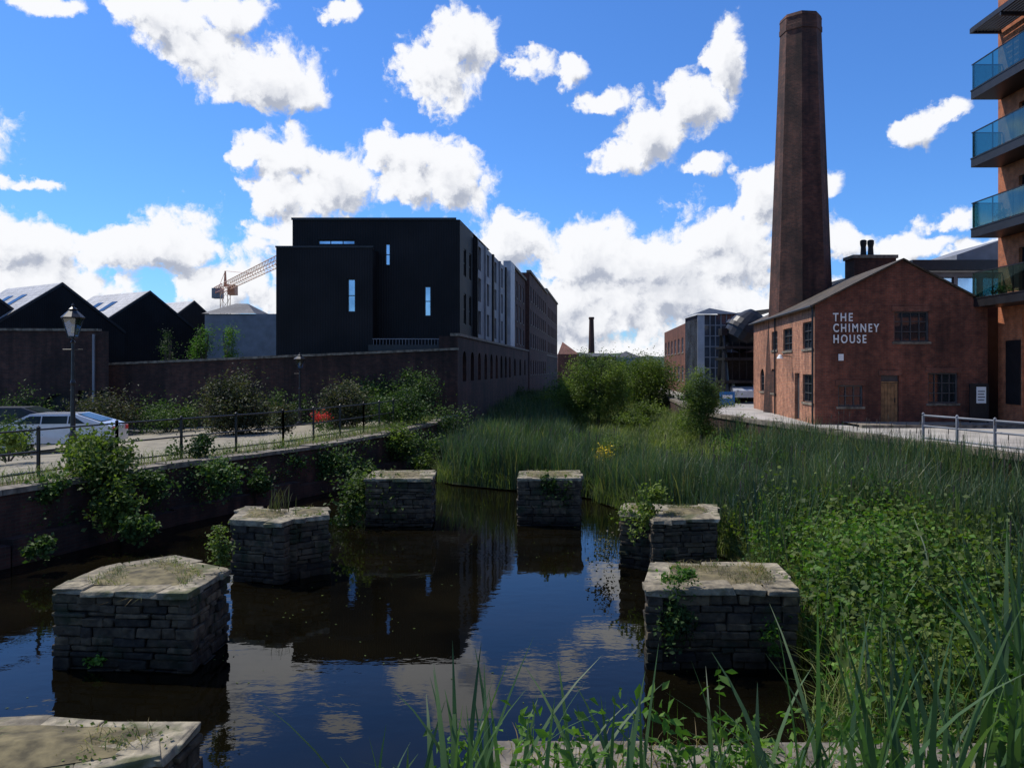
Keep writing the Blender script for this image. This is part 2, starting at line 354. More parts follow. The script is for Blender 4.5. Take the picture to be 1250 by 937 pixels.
mb.obj('canal_wall',['brick_dark','coping','brick_dark'])
mb=MB()
mb.poly([(-60,41.9,1.5),(-3.3,41.9,1.5),(fx(140)-.2,140,1.5),(-60,140,1.5)],0)
mb.poly([(-1500,140,1.5),(1500,140,1.5),(1500,2500,1.5),(-1500,2500,1.5)],0)
mb.obj('ground',['ground'])
BK=[(16.5,9),(13.6,19),(12.5,24),(10.7,34),(9.8,41),(12,60),(17,95),(20,140)]
mb=MB()
for a,b in zip(BK,BK[1:]):
    mb.poly([(a[0],a[1],1.6),(a[0]+70,a[1],1.6),(b[0]+70,b[1],1.6),(b[0],b[1],1.6)],0)
mb.obj('pavement',['concrete'])
mb=MB()
for a,b in zip(BK,BK[1:]):
    mb.facade((b[0],b[1]),(a[0],a[1]),-.5,1.6,[],0)
    t=Vector((a[0]-b[0],a[1]-b[1])); L=t.length; t/=L; n=Vector((t.y,-t.x))
    s0=0
    while s0<L:
        ln=min(random.uniform(.8,1.4),L-s0)
        if L-s0-ln<.3: ln=L-s0
        mb.obox(b,t,n,s0+.006,s0+ln-.006,1.602,1.78+random.uniform(-.02,.02),-.06,.36,1); s0+=ln
mb.obj('embankment_wall',['brick_dark','coping'])
mb=MB(); mb.box(14.2,60,31.9,32.15,1.6,1.72,0); mb.obj('kerb',['coping'])
mb=MB(); mb.poly([(14.2,32.15,1.715),(21.2,32.15,1.715),(21.2,34,1.715),(14.2,34,1.715)]); mb.obj('pavement',['paving'])
E=[PX(525,590),PX(640,600),PX(730,612),PX(760,628),PX(880,682),PX(985,762),PX(1003,840),PX(1020,925)]
def edge_x(y):
    ys=[p[1] for p in E][::-1]; xs=[p[0] for p in E][::-1]
    return np.interp(y,ys,xs)+.22*np.sin(np.asarray(y)*2.1)+.12*np.sin(np.asarray(y)*5.3)
def bank_x(y): return np.interp(y,[p[1] for p in BK],[p[0] for p in BK])
def floor_z(x,y):
    r=np.clip((x-5.5)/(bank_x(y)-5.5),0,1)
    return .04+.55*r**1.5*(y<50)+np.clip((y-32)/40,0,1)*.7
mb=MB(); ys=np.concatenate([np.arange(7,42,1.),np.arange(42,136,6.)]); K=14
def lx(y): 
    return np.where(y<E[0][1],edge_x(y)+.15,np.minimum(edge_x(E[0][1])+(y-E[0][1])*.05, fx(y)+2.2))
for a,b in zip(ys,ys[1:]):
    for k in range(K):
        q=[]
        for (yy,kk) in ((a,k),(a,k+1),(b,k+1),(b,k)):
            x0=float(lx(yy)); x1=float(bank_x(yy))-.02; x=x0+(x1-x0)*kk/K; q.append((x,yy,float(floor_z(x,yy))))
        mb.poly(q)
mb.obj('marsh_ground',['mud'])
# ---------------- reeds ----------------
def scatter(n,y0,y1,pw=1.,fn=None,off=0.0):
    out=[]; 
    while sum(len(o) for o in out)<n:
        y=y0+(y1-y0)*rng.uniform(0,1,n)**pw; a=lx(y)+off; b=bank_x(y); x=a+(b-a)*rng.uniform(0,1,n)
        k=fn(x,y) if fn else np.ones(n,bool); out.append(np.stack([x,y,floor_z(x,y)],1)[k])
    return np.concatenate(out)[:n]
def patch(x,y,f=.6): return np.sin(x*f+1.3)*np.cos(y*f*.8+.4)+.5*np.sin(x*f*2.3+y*f*1.7)
def ok(x,y):
    k=rng.uniform(0,1,len(x))<.5+.5*patch(x,y)
    k&=~((x>2.6)&(x<9.5)&(y>27+.0*x)&(y<60)&(x>2.6+(34-y)*.5))
    k&=~((y<15)&(x<lx(y)+2.5)&(rng.uniform(0,1,len(x))<.9))
    return k
B=scatter(43000,7.5,36,.95,ok)
h=(1.55+.26*patch(B[:,0],B[:,1],.9))*rng.uniform(.65,1.15,len(B))*np.where(B[:,1]<17,1.2,1.0)
blades('reeds',B,h,rng.uniform(.016,.036,len(B)),rng.uniform(.0,.45,len(B))**1.3,'reed')
ok2=lambda x,y:(x<2.6+(y-34)*.06)
B=scatter(9000,34,80,1.2,ok2); blades('reeds',B,rng.uniform(1.0,1.6,len(B)),.04,rng.uniform(0,.3,len(B)),'reed')
okm=lambda x,y:(x>2.4)
B=scatter(30000,26,75,1.3,okm); blades('meadow_grass',B,rng.uniform(.3,.9,len(B)),.03,rng.uniform(.1,.8,len(B)),'meadow',seg=3)
B=scatter(16000,7.5,30,1.,lambda x,y:x<lx(y)+2.5,-.15); blades('sedge',B,rng.uniform(.3,1.0,len(B)),.014,rng.uniform(.2,.9,len(B)),'meadow',seg=3)
B=scatter(160,9,30,1.,ok); mb=MB()
for p in B:
    hh=random.uniform(1.5,1.9); mb.tube((p[0],p[1],p[2]),(p[0]+.03,p[1],p[2]+hh),.006,.005,0,4); mb.tube((p[0]+.03,p[1],p[2]+hh),(p[0]+.035,p[1],p[2]+hh+.14),.014,.012,0,5)
mb.obj('reedmace',['bark'])
C=[]
for i in range(300):
    y=rng.uniform(8.3,16.5); x=rng.uniform(lx(y)+.05,lx(y)+3.1)
    if patch(x,y,1.1)<-.6: continue
    hh=.9+.4*patch(x,y,1.3)+rng.uniform(-.2,.4); k=int(rng.uniform(70,150))
    q=np.array([x,y,float(floor_z(x,y))+hh*.75])+rng.normal(size=(k,3))*[.2,.2,.3]; C.append(q[q[:,2]>0.03])
leaves('nettles',np.concatenate(C[::2]),.085,'nettle',None,.65,.2); leaves('bindweed',np.concatenate(C[1::2]),.1,'fern',None,.8,.3)
B=np.concatenate([q[:6]*[1,1,0] for q in C[::2]]); blades('nettle_stems',B,rng.uniform(.8,1.3,len(B)),.012,.1,'nettle')
for (u,d,r,zz) in [(745,27,.5,.9),(735,30,.9,.5),(790,24,.6,.4),(850,22,.8,.5),(900,26,1.,.6),(960,24,.9,.6),(830,30,.8,.5),(1000,29,1.,.6),(900,32,.9,.7),(700,33,.7,.7)]:
    shrub('marsh_shrub',XD(u,d),d,.15,r,zz,12,90,.09,'fern' if u%20 else 'nettle')
C=clumps((XD(738,26.5),26.5,1.15),(.4,.35,.2),8,26,.3); leaves('yellow_flowers',C,.07,'yellow',None,.9)
# ---------------- piers ----------------
def pier(name,pts,z1,seed=0,coping=True,ch=.095):
    random.seed(seed); 
    c=Vector((sum(p[0] for p in pts)/len(pts),sum(p[1] for p in pts)/len(pts)))
    mb=MB(); ins=[tuple(c+(Vector(p)-c)*.9) for p in pts]
    mb.prism(ins,-.6,z1-.05,1,2)
    ins2=[tuple(c+(Vector(p)-c)*.74) for p in pts]
    m_=len(ins2)
    for k in range(m_):
        a=ins2[k]; b=ins2[(k+1)%m_]; mb.poly([(a[0],a[1],z1+.0),(b[0],b[1],z1+.0),(c.x,c.y,z1+.05)],2)
    n=len(pts)
    def ring(z0,z1_,out,dep,lmin,lmax,m,j,jd):
        for i in range(n):
            a=Vector(pts[i]); b=Vector(pts[(i+1)%n]); t=b-a; L=t.length; t/=L; nn=Vector((t.y,-t.x)); s=-random.uniform(0,.03)
            while s<L:
                ln=random.uniform(lmin,lmax)
                if L-s-ln<lmin*.7: ln=L-s
                o=out+random.uniform(-jd,jd); dz=random.uniform(-.008,.008)
                def V(a_,d_,z_): 
                    q=a+t*(a_+random.uniform(-j,j))-nn*(d_+random.uniform(-j,j)); return (q.x,q.y,z_+dz+random.uniform(-j,j)*.7)
                g=.006
                cs=[V(s+g,-o,z0),V(s+ln-g,-o,z0),V(s+ln-g,dep,z0),V(s+g,dep,z0),V(s+g,-o,z1_),V(s+ln-g,-o,z1_),V(s+ln-g,dep,z1_),V(s+g,dep,z1_)]
                k=len(mb.v)
                mb.v+=cs
                for q in ((0,1,5,4),(1,2,6,5),(2,3,7,6),(3,0,4,7),(4,5,6,7),(3,2,1,0)):
                    mb.f.append(tuple(k+x for x in q)); mb.m.append(m); mb.uv+=[(0,0)]*4
                s+=ln
    z=-.25; top=z1-(.09 if coping else 0)
    while z<top-.03:
        hh=random.uniform(ch*.55,ch*1.6); 
        if top-z-hh<ch*.5: hh=top-z
        ring(z+.005,z+hh-.005,0,.2,.14,.5,0,.014,.035); z+=hh
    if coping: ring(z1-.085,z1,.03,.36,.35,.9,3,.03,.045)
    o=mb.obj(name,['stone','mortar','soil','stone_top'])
    bv=o.modifiers.new('bevel','BEVEL'); bv.width=.014; bv.segments=2; bv.limit_method='ANGLE'
    random.seed(seed+100)
    return o
def poly_scatter(pts,n,z,inset=.05):
    c=np.array(pts); mn=c.min(0); mxx=c.max(0); out=[]; tries=0
    while len(out)<n and tries<n*60:
        tries+=1
        p=rng.uniform(mn,mxx); ins=True
        for i in range(len(pts)):
            a=pts[i]; b=pts[(i+1)%len(pts)]; L=math.dist(a,b)
            if ((b[0]-a[0])*(p[1]-a[1])-(b[1]-a[1])*(p[0]-a[0]))/L<inset: ins=False
        if ins: out.append((p[0],p[1],z))
    return np.array(out).reshape(-1,3)
z=1.07
PIERS=[]
p1=[PX(65,718,z),PX(235,722,z),PX(279,694,z),PX(215,678,z),PX(128,690,z)]
PIERS.append((p1,z))
z=1.15
p2=[PX(283,634,z),PX(347,638,z),PX(360,622,z),PX(300,618,z)]; p2b=[PX(349,634,z),PX(402,628,z),PX(398,618,z),PX(357,619,z)]
PIERS.append((p2,z)); PIERS.append((p2b,z))
z=1.22; p3=[PX(446,584,z),PX(527,584,z),PX(531,574,z),PX(455,574,z)]; p4=[PX(632,583,z),PX(709,583,z),PX(708,574,z),PX(634,574,z)]
PIERS.append((p3,z)); PIERS.append((p4,z))
z=1.12; p5=[PX(797,634,z),PX(874,632,z),PX(872,616,z),PX(802,616,z)]; p5b=[PX(757,624,z),PX(795,627,z),PX(800,615,z),PX(764,614,z)]
PIERS.append((p5,z)); PIERS.append((p5b,z))
z=1.07; p6=[PX(790,718,z),PX(974,718,z),PX(945,686,z),PX(800,686,z)]; PIERS.append((p6,z))
z=1.1; p7=[(-5.2,4.9),PX(196,925,z),PX(246,882,z),PX(60,876,z),PX(-60,878,z)]; PIERS.append((p7,z))
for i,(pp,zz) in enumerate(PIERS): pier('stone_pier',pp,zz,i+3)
GR=[];DR=[]
for (pp,zz),ng,nd in zip(PIERS,(800,80,60,200,300,200,100,250,350),(500,160,100,200,200,600,160,1900,500)):
    q=poly_scatter(pp,ng+nd,zz-.02,.22); k=np.array([patch(a[0],a[1],2.5) for a in q]); q=q[k>-.3]; m_=int(len(q)*ng/(ng+nd)); GR.append(q[:m_]); DR.append(q[m_:])
GR=np.concatenate(GR); DR=np.concatenate(DR)
blades('pier_grass',GR,rng.uniform(.03,.15,len(GR)),.009,rng.uniform(.2,1,len(GR)),'meadow',seg=3,lean=(.05,.7))
blades('dry_grass',DR,rng.uniform(.03,.17,len(DR)),.008,rng.uniform(.2,1,len(DR)),'dry',seg=3,lean=(.05,.7))
C=np.concatenate([poly_scatter(pp,260,zz+.012) for pp,zz in PIERS]); C=C[[patch(a[0],a[1],3)>.2 for a in C]]
leaves('pier_moss',C,.04,'fern',None,.8)
def ivy(name,u,v,d,r,n,per,size=.09,mat='bush'):
    C=clumps((XD(u,d),d,ZD(v,d)),r,n,per,.28,.1); C=C[C[:,2]>.02]; return leaves(name,C,size,mat,None,.7,.4)
ivy('ivy',450,602,20.2,(.85,.45,.55),30,80,.1,'fern'); ivy('ivy',425,625,20.2,(.5,.35,.4),12,60,.1)
ivy('ivy',485,597,20.15,(.5,.15,.2),10,50,.09)
ivy('ivy',672,595,20.1,(.6,.12,.28),16,50,.09); 
ivy('ivy',785,632,15.5,(.4,.35,.35),14,60,.08,'fern'); ivy('ivy',795,605,15.6,(.3,.25,.25),9,60,.07,'fern')
ivy('ivy',826,745,10.4,(.2,.1,.55),20,45,.065); ivy('ivy',830,700,10.5,(.22,.15,.12),8,40,.06,'nettle')
ivy('ivy',268,670,11.3,(.12,.12,.45),14,40,.06,'fern'); ivy('ivy',120,805,10.5,(.2,.1,.08),5,50,.06,'nettle')
ivy('ivy',942,780,10.35,(.12,.1,.4),8,30,.06,'nettle')
ivy('bramble',738,672,15.4,(.4,.4,.4),14,22,.06,'olive')
B=np.array([[XD(340,15.6)+rng.normal()*.12,15.6+rng.normal()*.1,1.1] for _ in range(40)]); blades('dead_stems',B,rng.uniform(.3,.7,40),.014,.25,'olive')
B=np.array([[XD(175,10.45)+rng.normal()*.06,10.5,.85] for _ in range(30)]); blades('dry_grass',B,.3,.01,rng.uniform(.8,1.8,30),'dry')
# ---------------- near bank: coping & iris ----------------
mb=MB(); x=-.15
while x<7:
    ln=random.uniform(.8,1.3); mb.box(x+.008,x+ln-.008,5.62+random.uniform(-.02,.02),6.12+random.uniform(-.05,.02),.95,1.1+random.uniform(-.015,.015),1); x+=ln
mb.box(-.1,7,5.66,6.05,-.5,.948,0); o=mb.obj('retaining_wall',['brick_dark','coping']); bv=o.modifiers.new('b','BEVEL'); bv.width=.02; bv.segments=2
B=np.stack([rng.uniform(-.1,7,900),5.6+rng.uniform(0,.6,900)**1.5,np.full(900,1.08)],1); blades('dry_grass',B,rng.uniform(.03,.2,900),.008,rng.uniform(.2,1,900),'dry',seg=3,lean=(.05,.8))
mb=MB(); mb.poly([(-1.9,1.2,.98),(9,1.2,.98),(9,5.66,.98),(-1.9,5.66,.98)]); mb.prism([(-1.9,1.2),(9,1.2),(9,5.6),(-1.9,5.6)],-.5,.975,0); mb.obj('soil_bank',['soil'])
B=[];hh=[];cv=[]
def tuft(u,v,d,n,c0=.02,c1=.45,sp=.13):
    top=ZD(v,d)-.98
    for _ in range(n):
        B.append((XD(u,d)+rng.normal()*sp,d+rng.normal()*sp,.98)); hh.append(top*rng.uniform(.68,1.05)); cv.append(rng.uniform(c0,c1))
for u,v,d,n in [(450,905,4.3,8),(500,890,4.4,8),(535,820,4.3,16),(575,820,4.5,13),(600,840,4.3,11),(640,860,4.2,9),(700,860,4.3,8),(745,815,4.4,11),(780,840,4.2,9),(840,870,4.3,6),(900,840,4.4,8),(930,800,4.5,10),(985,800,4.2,10),(1030,760,4.4,10),(1058,700,4.3,9),(1100,770,4.6,10),(1130,790,4.2,9),(1180,750,4.4,9),(1215,720,4.8,9),(1245,680,5.,10),(1290,660,5.,12),(1150,780,5.2,7),(1240,640,6.2,9)]:
    tuft(u,v,d,n)
B=np.array(B); blades('iris_leaves',B,np.array(hh)*1.08,rng.uniform(.028,.052,len(B)),np.array(cv),'iris',seg=8,lean=(.02,.28))
C=[];B=[]
for u,d,v in [(690,4.6,835),(830,4.5,845),(745,4.8,860),(650,4.9,880),(790,4.8,870),(860,5,880),(900,5,880),(600,5,890),(560,5.,895),(1010,5,850),(1150,5.2,830),(1220,5.,810),(1100,5.3,840),(950,5,860),(1060,5.2,850),(1250,5.2,800)]:
    zt=ZD(v,d)
    for s_ in range(4):
        bx=XD(u,d)+rng.normal()*.12; by=d+rng.normal()*.12; top=zt*rng.uniform(.85,1.05)
        B.append((bx,by,.98,top-.98))
        k=34; zz=rng.uniform(1.05,top,k); C.append(np.stack([bx+rng.normal(size=k)*.055,by+rng.normal(size=k)*.055,zz],1))
leaves('weeds',np.concatenate(C),.085,'nettle',None,.5,.3)
B=np.array(B); blades('weed_stems',B[:,:3],B[:,3]*1.02,.01,.02,'nettle',lean=(.0,.03))
B=scatter(1300,7.2,12,1.,lambda x,y:x>lx(y)+2.2,0); blades('iris_leaves',B,rng.uniform(1.,1.8,len(B)),rng.uniform(.025,.045,len(B)),rng.uniform(0,.5,len(B)),'iris',seg=6)
C=[]
for i in range(700):
    y=rng.uniform(6.5,24); x=rng.uniform(-7,4)
    if patch(x,y,.9)>.1: C.append((x,y,.006))
C=np.array(C); sz=rng.uniform(.008,.03,(len(C),1)); a=rng.uniform(0,6.28,len(C)); d1=np.stack([np.cos(a),np.sin(a),0*a],1)*sz; d2=np.stack([-np.sin(a),np.cos(a),0*a],1)*sz*.5
V=np.stack([C-d1,C-d2,C+d1,C+d2],1).reshape(-1,3); i=np.arange(len(C))[:,None]*4; mesh_np('floating_leaves',V,np.concatenate([i,i+1,i+2,i+3],1),'fern')
# ---------------- left quay furniture ----------------
def rail_fence(name,pts,zf,hgt=1.1,sp=1.9,rails=(1.,.55,.12),r=.022,mat='steel'):
    mb=MB()
    for a,b in zip(pts,pts[1:]):
        L=math.dist(a,b); n=max(1,round(L/sp))
        for k in range(n+1):
            x=a[0]+(b[0]-a[0])*k/n; y=a[1]+(b[1]-a[1])*k/n; z=zf
            mb.box(x-.03,x+.03,y-.03,y+.03,z-.05,z+hgt,0); mb.lathe(x,y,[(.0,z+hgt),(.045,z+hgt+.03),(.045,z+hgt+.06),(0,z+hgt+.1)],0,8)
        for q in rails: mb.tube((a[0],a[1],zf+q*hgt),(b[0],b[1],zf+q*hgt),r,r,0,6)
    return mb.obj(name,[mat])
rail_fence('railing',[(wl_x(y)-1.25,y) for y in (12,16,20.2,25.6,31,36)],1.5)
rail_fence('railing',[(12.55,24.),(13.5,20.2),(14.9,15)],1.78,.8,1.2,(1.,.6,.15),.03,'grey')
def lamp(name,x,y,z,h):
    mb=MB(); k=h/4.2
    mb.lathe(x,y,[(.16,z),(.16,z+.12),(.11,z+.2),(.1,z+.75),(.13,z+.8),(.07,z+.9),(.055,z+h*.5),(.075,z+h*.52),(.05,z+h*.54),(.038,z+h-.95*k),(.07,z+h-.92*k),(.03,z+h-.86*k),(.03,z+h-.78*k)],0,10)
    mb.tube((x-.28,y,z+h-1.12*k),(x+.28,y,z+h-1.12*k),.018,.018,0,6)
    zb=z+h-.78*k; zt=z+h-.28*k
    for q in range(4):
        a=q*math.pi/2+math.pi/4
        mb.tube((x+.13*math.cos(a),y+.13*math.sin(a),zb),(x+.27*math.cos(a),y+.27*math.sin(a),zt),.014,.014,0,5)
    mb.lathe(x,y,[(.0,zb-.02),(.15,zb-.02),(.15,zb+.02),(.0,zb+.02)],0,4,math.pi/4)
    mb.lathe(x,y,[(.12,zb+.02),(.26,zt)],1,4,math.pi/4)
    mb.lathe(x,y,[(.29,zt-.01),(.31,zt+.03),(.13,zt+.2*k),(.1,zt+.21*k),(.12,zt+.25*k),(.03,zt+.32*k),(.04,zt+.36*k),(0,zt+.42*k)],0,8,math.pi/8)
    mb.lathe(x,y,[(0,zb+.1),(.05,zb+.12),(.05,zb+.28),(0,zb+.32)],2,8)
    return mb.obj(name,['steel','lglass','cream'])
lamp('street_lamp',XD(89,22),22,1.35,ZD(376,22)-1.35)
lamp('street_lamp',XD(366,39),39,1.2,ZD(433,39)-1.2)
def car(name,x,y,z,rot,body='white',L=4.3,W=1.75,Ht=1.45):
    e=empty(name,(x,y,z)); R=Matrix.Rotation(rot,3,'Z')
    prof=[(-.5,.3),(-.5,.62),(-.47,.70),(-.28,.76),(-.13,1.0),(.20,1.0),(.42,.78),(.5,.70),(.5,.3)]
    def tr(px,py,pz): v=R@Vector((px,py,0)); return (x+v.x,y+v.y,z+pz)
    mb=MB(); Z=lambda q:q*Ht
    ins=lambda q: W/2*(1 if q<=.72 else 1-.3*(q-.72)/.28*.6)
    n=len(prof)
    Lp=[tr(a*L,-ins(b),Z(b)*1) for a,b in prof]; Rp=[tr(a*L,ins(b),Z(b)) for a,b in prof]
    for i in range(n-1):
        mb.poly([Lp[i],Rp[i],Rp[i+1],Lp[i+1]],0)
    mb.poly(Lp,0); mb.poly(Rp[::-1],0); mb.poly([Lp[0],Lp[-1],Rp[-1],Rp[0]],0)
    o=mb.obj('body',[body],e); bv=o.modifiers.new('b','BEVEL'); bv.width=.04; bv.segments=3; bv.limit_method='ANGLE'
    mb=MB()
    for sg in (-1,1):
        for a0,a1,b0,b1 in ((-.23,-.04,-.125,-.04),(-.03,.16,-.03,.16),(.17,.30,.17,.2)):
            q=[(a0,.77),(a1,.77),(b1,.95),(b0,.95)]
            mb.poly([tr(a*L,sg*(ins(b)+.012),Z(b)) for a,b in q][::sg],0)
    for (a0,z0),(a1,z1) in (((-.268,.785),(-.145,.975)),((.40,.805),(.215,.98))):
        mb.poly([tr(a0*L,-.62,Z(z0)+.02),tr(a0*L,.62,Z(z0)+.02),tr(a1*L,.55,Z(z1)+.02),tr(a1*L,-.55,Z(z1)+.02)],0)
    mb.obj('windows',['carglass'],e)
    mb=MB()
    for a in (-.32,.31):
        for sg in (-1,1):
            p=tr(a*L,sg*(W/2-.2),.31); q=tr(a*L,sg*(W/2+.015),.31); mb.tube(p,q,.31,.31,0,18); q2=tr(a*L,sg*(W/2+.025),.31); mb.tube(q,q2,.18,.17,1,12)
    mb.obj('wheels',['rubber','lgrey'],e)
    mb=MB()
    for sg in (-1,1):
        c=tr(-.5*L-.01,sg*.62,.62*Ht); mb.lathe(c[0],c[1],[(0,c[2]-.06),(.1,c[2]-.05),(.1,c[2]+.05),(0,c[2]+.06)],0,8)
        c=tr(.5*L,sg*.66,.62*Ht); mb.lathe(c[0],c[1],[(0,c[2]-.08),(.08,c[2]-.07),(.08,c[2]+.07),(0,c[2]+.08)],1,8)
    mb.obj('lights',['lgrey','red'],e)
m,nt,b=newmat('car_paint'); col,f=noise_col(nt,objco(nt),2,(.5,.51,.53),(.6,.61,.63)); nt.links.new(col,b.inputs['Base Color']); b.inputs['Roughness'].default_value=.25; b.inputs['Coat Weight'].default_value=.6; M['carpaint']=m
car('parked_car',XD(68,28),28,.98,.15,'carpaint')
car('parked_car',XD(10,33),33,.95,.1,'steel')
car('parked_car',XD(905,56),56,1.6,1.45,'carpaint')
# quay shrubs
shrub('shrub',XD(293,34),34,1.15,1.55,1.15,50,230,.15,'olive')
shrub('shrub',XD(418,35),35,1.2,1.2,1.05,34,200,.14,'olive')
shrub('shrub',XD(485,35),35,1.3,1.3,.85,34,180,.13,'bush')
shrub('shrub',XD(505,40),40,1.3,1.3,1.25,24,180,.14,'bush')
shrub('shrub',XD(130,37),37,1.1,1.8,.8,26,170,.14,'olive')
shrub('shrub',XD(205,38),38,1.0,1.6,.7,22,150,.14,'bush')
shrub('shrub',XD(10,23),23,1.4,.9,.6,12,130,.1,'bush')
shrub('shrub',XD(455,41),41,1.2,1.8,1.2,26,180,.15,'bush')
shrub('shrub',XD(350,40),40,1.1,1.5,.8,16,130,.14,'bush')
shrub('shrub',XD(30,38),38,1.0,1.6,.9,18,130,.14,'bush')
for u,v,d,r,n,mt in [(125,575,18.2,(.75,.5,.7),44,'fern'),(140,618,17.6,(.5,.35,.6),22,'fern'),(120,545,19,(.9,.5,.3),18,'fern'),(60,600,17.,(.5,.3,.3),8,'bush'),(235,545,22,(.6,.4,.3),10,'bush'),(265,585,20.8,(.6,.35,.6),18,'bush'),(350,560,24.5,(.8,.4,.35),14,'bush'),(400,565,25.6,(.9,.4,.5),20,'bush'),(480,540,30.5,(1.2,.5,.5),24,'fern'),(500,548,31,(1.1,.6,.5),20,'bush'),(345,512,28,(.5,.4,.6),14,'olive'),(50,665,15.4,(.4,.2,.3),6,'bush'),(20,540,19.8,(.4,.4,.3),6,'fern'),(170,640,17.2,(.35,.3,.35),8,'bush'),(555,520,37,(1.2,.8,1.0),24,'bush'),(540,545,34,(.9,.6,.4),16,'fern'),(310,590,22.3,(.5,.35,.4),10,'bush'),(440,575,27,(.8,.5,.4),16,'bush'),(190,590,19,(.5,.3,.4),9,'bush'),(520,565,30,(.7,.5,.3),12,'fern')]:
    ivy('hanging_shrub',u,v,d,r,n,85,.11,mt)
C=[]
for i in range(90):
    y=rng.uniform(14.5,41); z=rng.uniform(.3,1.6); k=int(rng.uniform(15,70)); C.append(np.array([wl_x(y)+rng.uniform(-.1,.35),y,z])+rng.normal(size=(k,3))*[.15,.3,.22])
C=np.concatenate(C); C=C[C[:,2]>.02]; leaves('wall_weeds',C,.085,'bush',None,.6,.4)
B=[]
for i in range(4500):
    y=rng.uniform(14,40); B.append((wl_x(y)-rng.uniform(.3,1.8),y,1.5))
B=np.array(B); blades('verge_grass',B,rng.uniform(.1,.5,len(B)),.012,rng.uniform(.2,.9,len(B)),'meadow',seg=3)
ivy('red_flowers',388,510,31,(.55,.3,.16),9,30,.07,'redf'); ivy('hanging_shrub',388,520,31,(.8,.3,.2),8,60,.08,'bush')
# ---------------- boundary walls ----------------
def wall(name,a,b,za,zb,z0=0.9,th=.35,mats=('brick_dark','coping'),ops=()):
    e=MB(); t=Vector((b[0]-a[0],b[1]-a[1])); L=t.length; t/=L; n=Vector((t.y,-t.x))
    e.facade(a,b,z0,min(za,zb),ops,0,1,2,rev=.3)
    P=lambda s,z,d:(a[0]+t.x*s-n.x*d,a[1]+t.y*s-n.y*d,z)
    if za!=zb:
        m_=min(za,zb); e.poly([P(0,m_,0),P(L,m_,0),P(L,zb,0)] if zb>za else [P(0,m_,0),P(L,m_,0),P(0,za,0)],0)
    e.poly([P(0,z0,th),P(L,z0,th),P(L,zb,th),P(0,za,th)][::-1],0)
    e.hexa([P(-.05,za,-.08),P(L+.05,zb,-.08),P(L+.05,zb,th+.05),P(-.05,za,th+.05),P(-.05,za+.12,-.08),P(L+.05,zb+.12,-.08),P(L+.05,zb+.12,th+.05),P(-.05,za+.12,th+.05)],1)
    return e.obj(name,[*mats,'black'])
a=(XD(122,41),41); b=(fx(42)-.0,42)
wall('brick_wall',a,b,ZD(446,41),ZD(427,42))
wall('brick_wall',(XD(-160,39),39),(XD(119,40),40),ZD(404,40),ZD(404,40),ops=[(8.2,9.6,.95,2.7,'archdark'),(9.9,10.4,1.6,2.9,'dark'),(10.9,11.4,1.6,2.9,'dark')])
mb=MB(); x,y=XD(120,40.3),40.3; mb.box(x-.05,x+.05,y-.5,y-.4,.9,ZD(408,40),0); mb.obj('gate_post',['grey'])
ops=[]; s0=1.5
for k in range(9): ops.append((s0,s0+1.1,3.3,5.0,'archdark')); s0+=2.6
for k in range(8): ops.append((s0+1,s0+2.2,3.4,4.9,'archdark')); s0+=4.2
mb=MB(); mb.facade((fx(42),42),(fx(128),128),-.5,5.75,ops,0,1,2,rev=.35)
a=Vector((fx(42),42)); b=Vector((fx(128),128)); t=(b-a).normalized(); n=Vector((t.y,-t.x)); L=(b-a).length
mb.obox(a,t,n,-.05,L,5.752,5.9,-.08,.4,1); mb.obox(a,t,n,0,L,.6,.75,-.12,-.003,1)
mb.facade((fx(42)-1.,42.001),(fx(42),42.001),-.5,5.75,[],0); mb.obj('brick_wall',['brick_dark','coping','black'])
# ---------------- black building ----------------
e=empty('black_clad_building',(-8,50,1.5))
cm=['clad','black','skyglass','lgrey','glass']
bl=lambda d:fx(d)-.35
mb=MB()
d0=43; x0=XD(337,d0); x1=XD(455,d0); zt=ZD(302,d0)
w0=XD(425,d0)-x0; 
mb.facade((x0,d0),(x1,d0),1.5,zt,[(w0-.05,w0+.4,ZD(381,d0),ZD(340,d0),'win',1,2)],0,1,2,rev=.15)
mb.facade((x1,d0),(x1,44.5),1.5,zt,[],0); mb.facade((x0,52),(x0,d0),1.5,zt,[],0); mb.poly([(x0,d0,zt),(x1,d0,zt),(x1,52,zt),(x0,52,zt)],0)
mb.box(x0-.03,x1+.03,d0-.06,d0-.002,zt-.02,zt+.08,1)
mb.obj('front_block',cm,e)
mb=MB(); d0=44.5; x0=XD(357,d0); x1=bl(44.5); zt=ZD(268,d0)
w1=XD(518,d0)-x0; w2=XD(470,d0)-x0; w3=XD(388,d0)-x0
mb.facade((x0,d0),(x1,d0),1.5,zt,[(w1,w1+.38,ZD(386,d0),ZD(349,d0),'win',1,2),(w2,w2+.3,ZD(324,d0),ZD(297,d0),'win',1,2),(w3,w3+2.1,ZD(304,d0)+.25,ZD(298,d0)+.25,'win',3,1)],0,1,2,rev=.15)
mb.facade((bl(44.5),44.5),(bl(49),49),1.5,zt,[(1.2,2.0,6.6,8.4,'win',1,2),(1.2,2.0,9.4,11.,'win',1,2),(3.,3.8,6.6,8.4,'win',1,2),(3.,3.8,9.4,11.,'win',1,2)],0,1,4)
mb.facade((x0,56),(x0,d0),1.5,zt,[],0)
mb.poly([(x0,d0,zt),(x1,d0,zt),(bl(56),56,zt),(x0,56,zt)],0)
mb.box(x0-.05,x1-.2,d0-.08,d0-.002,zt-.03,zt+.1,1)
mb.box(XD(455,44),x1-.1,42.6,44.4,ZD(424,43)-.2,ZD(421,43),1)
mb.obj('main_block',cm,e)
mb=MB(); zz=ZD(421,43)
for k in range(26):
    x=XD(456,42.7)+k*.175; mb.box(x-.01,x+.01,42.65,42.67,zz,zz+.3,0)
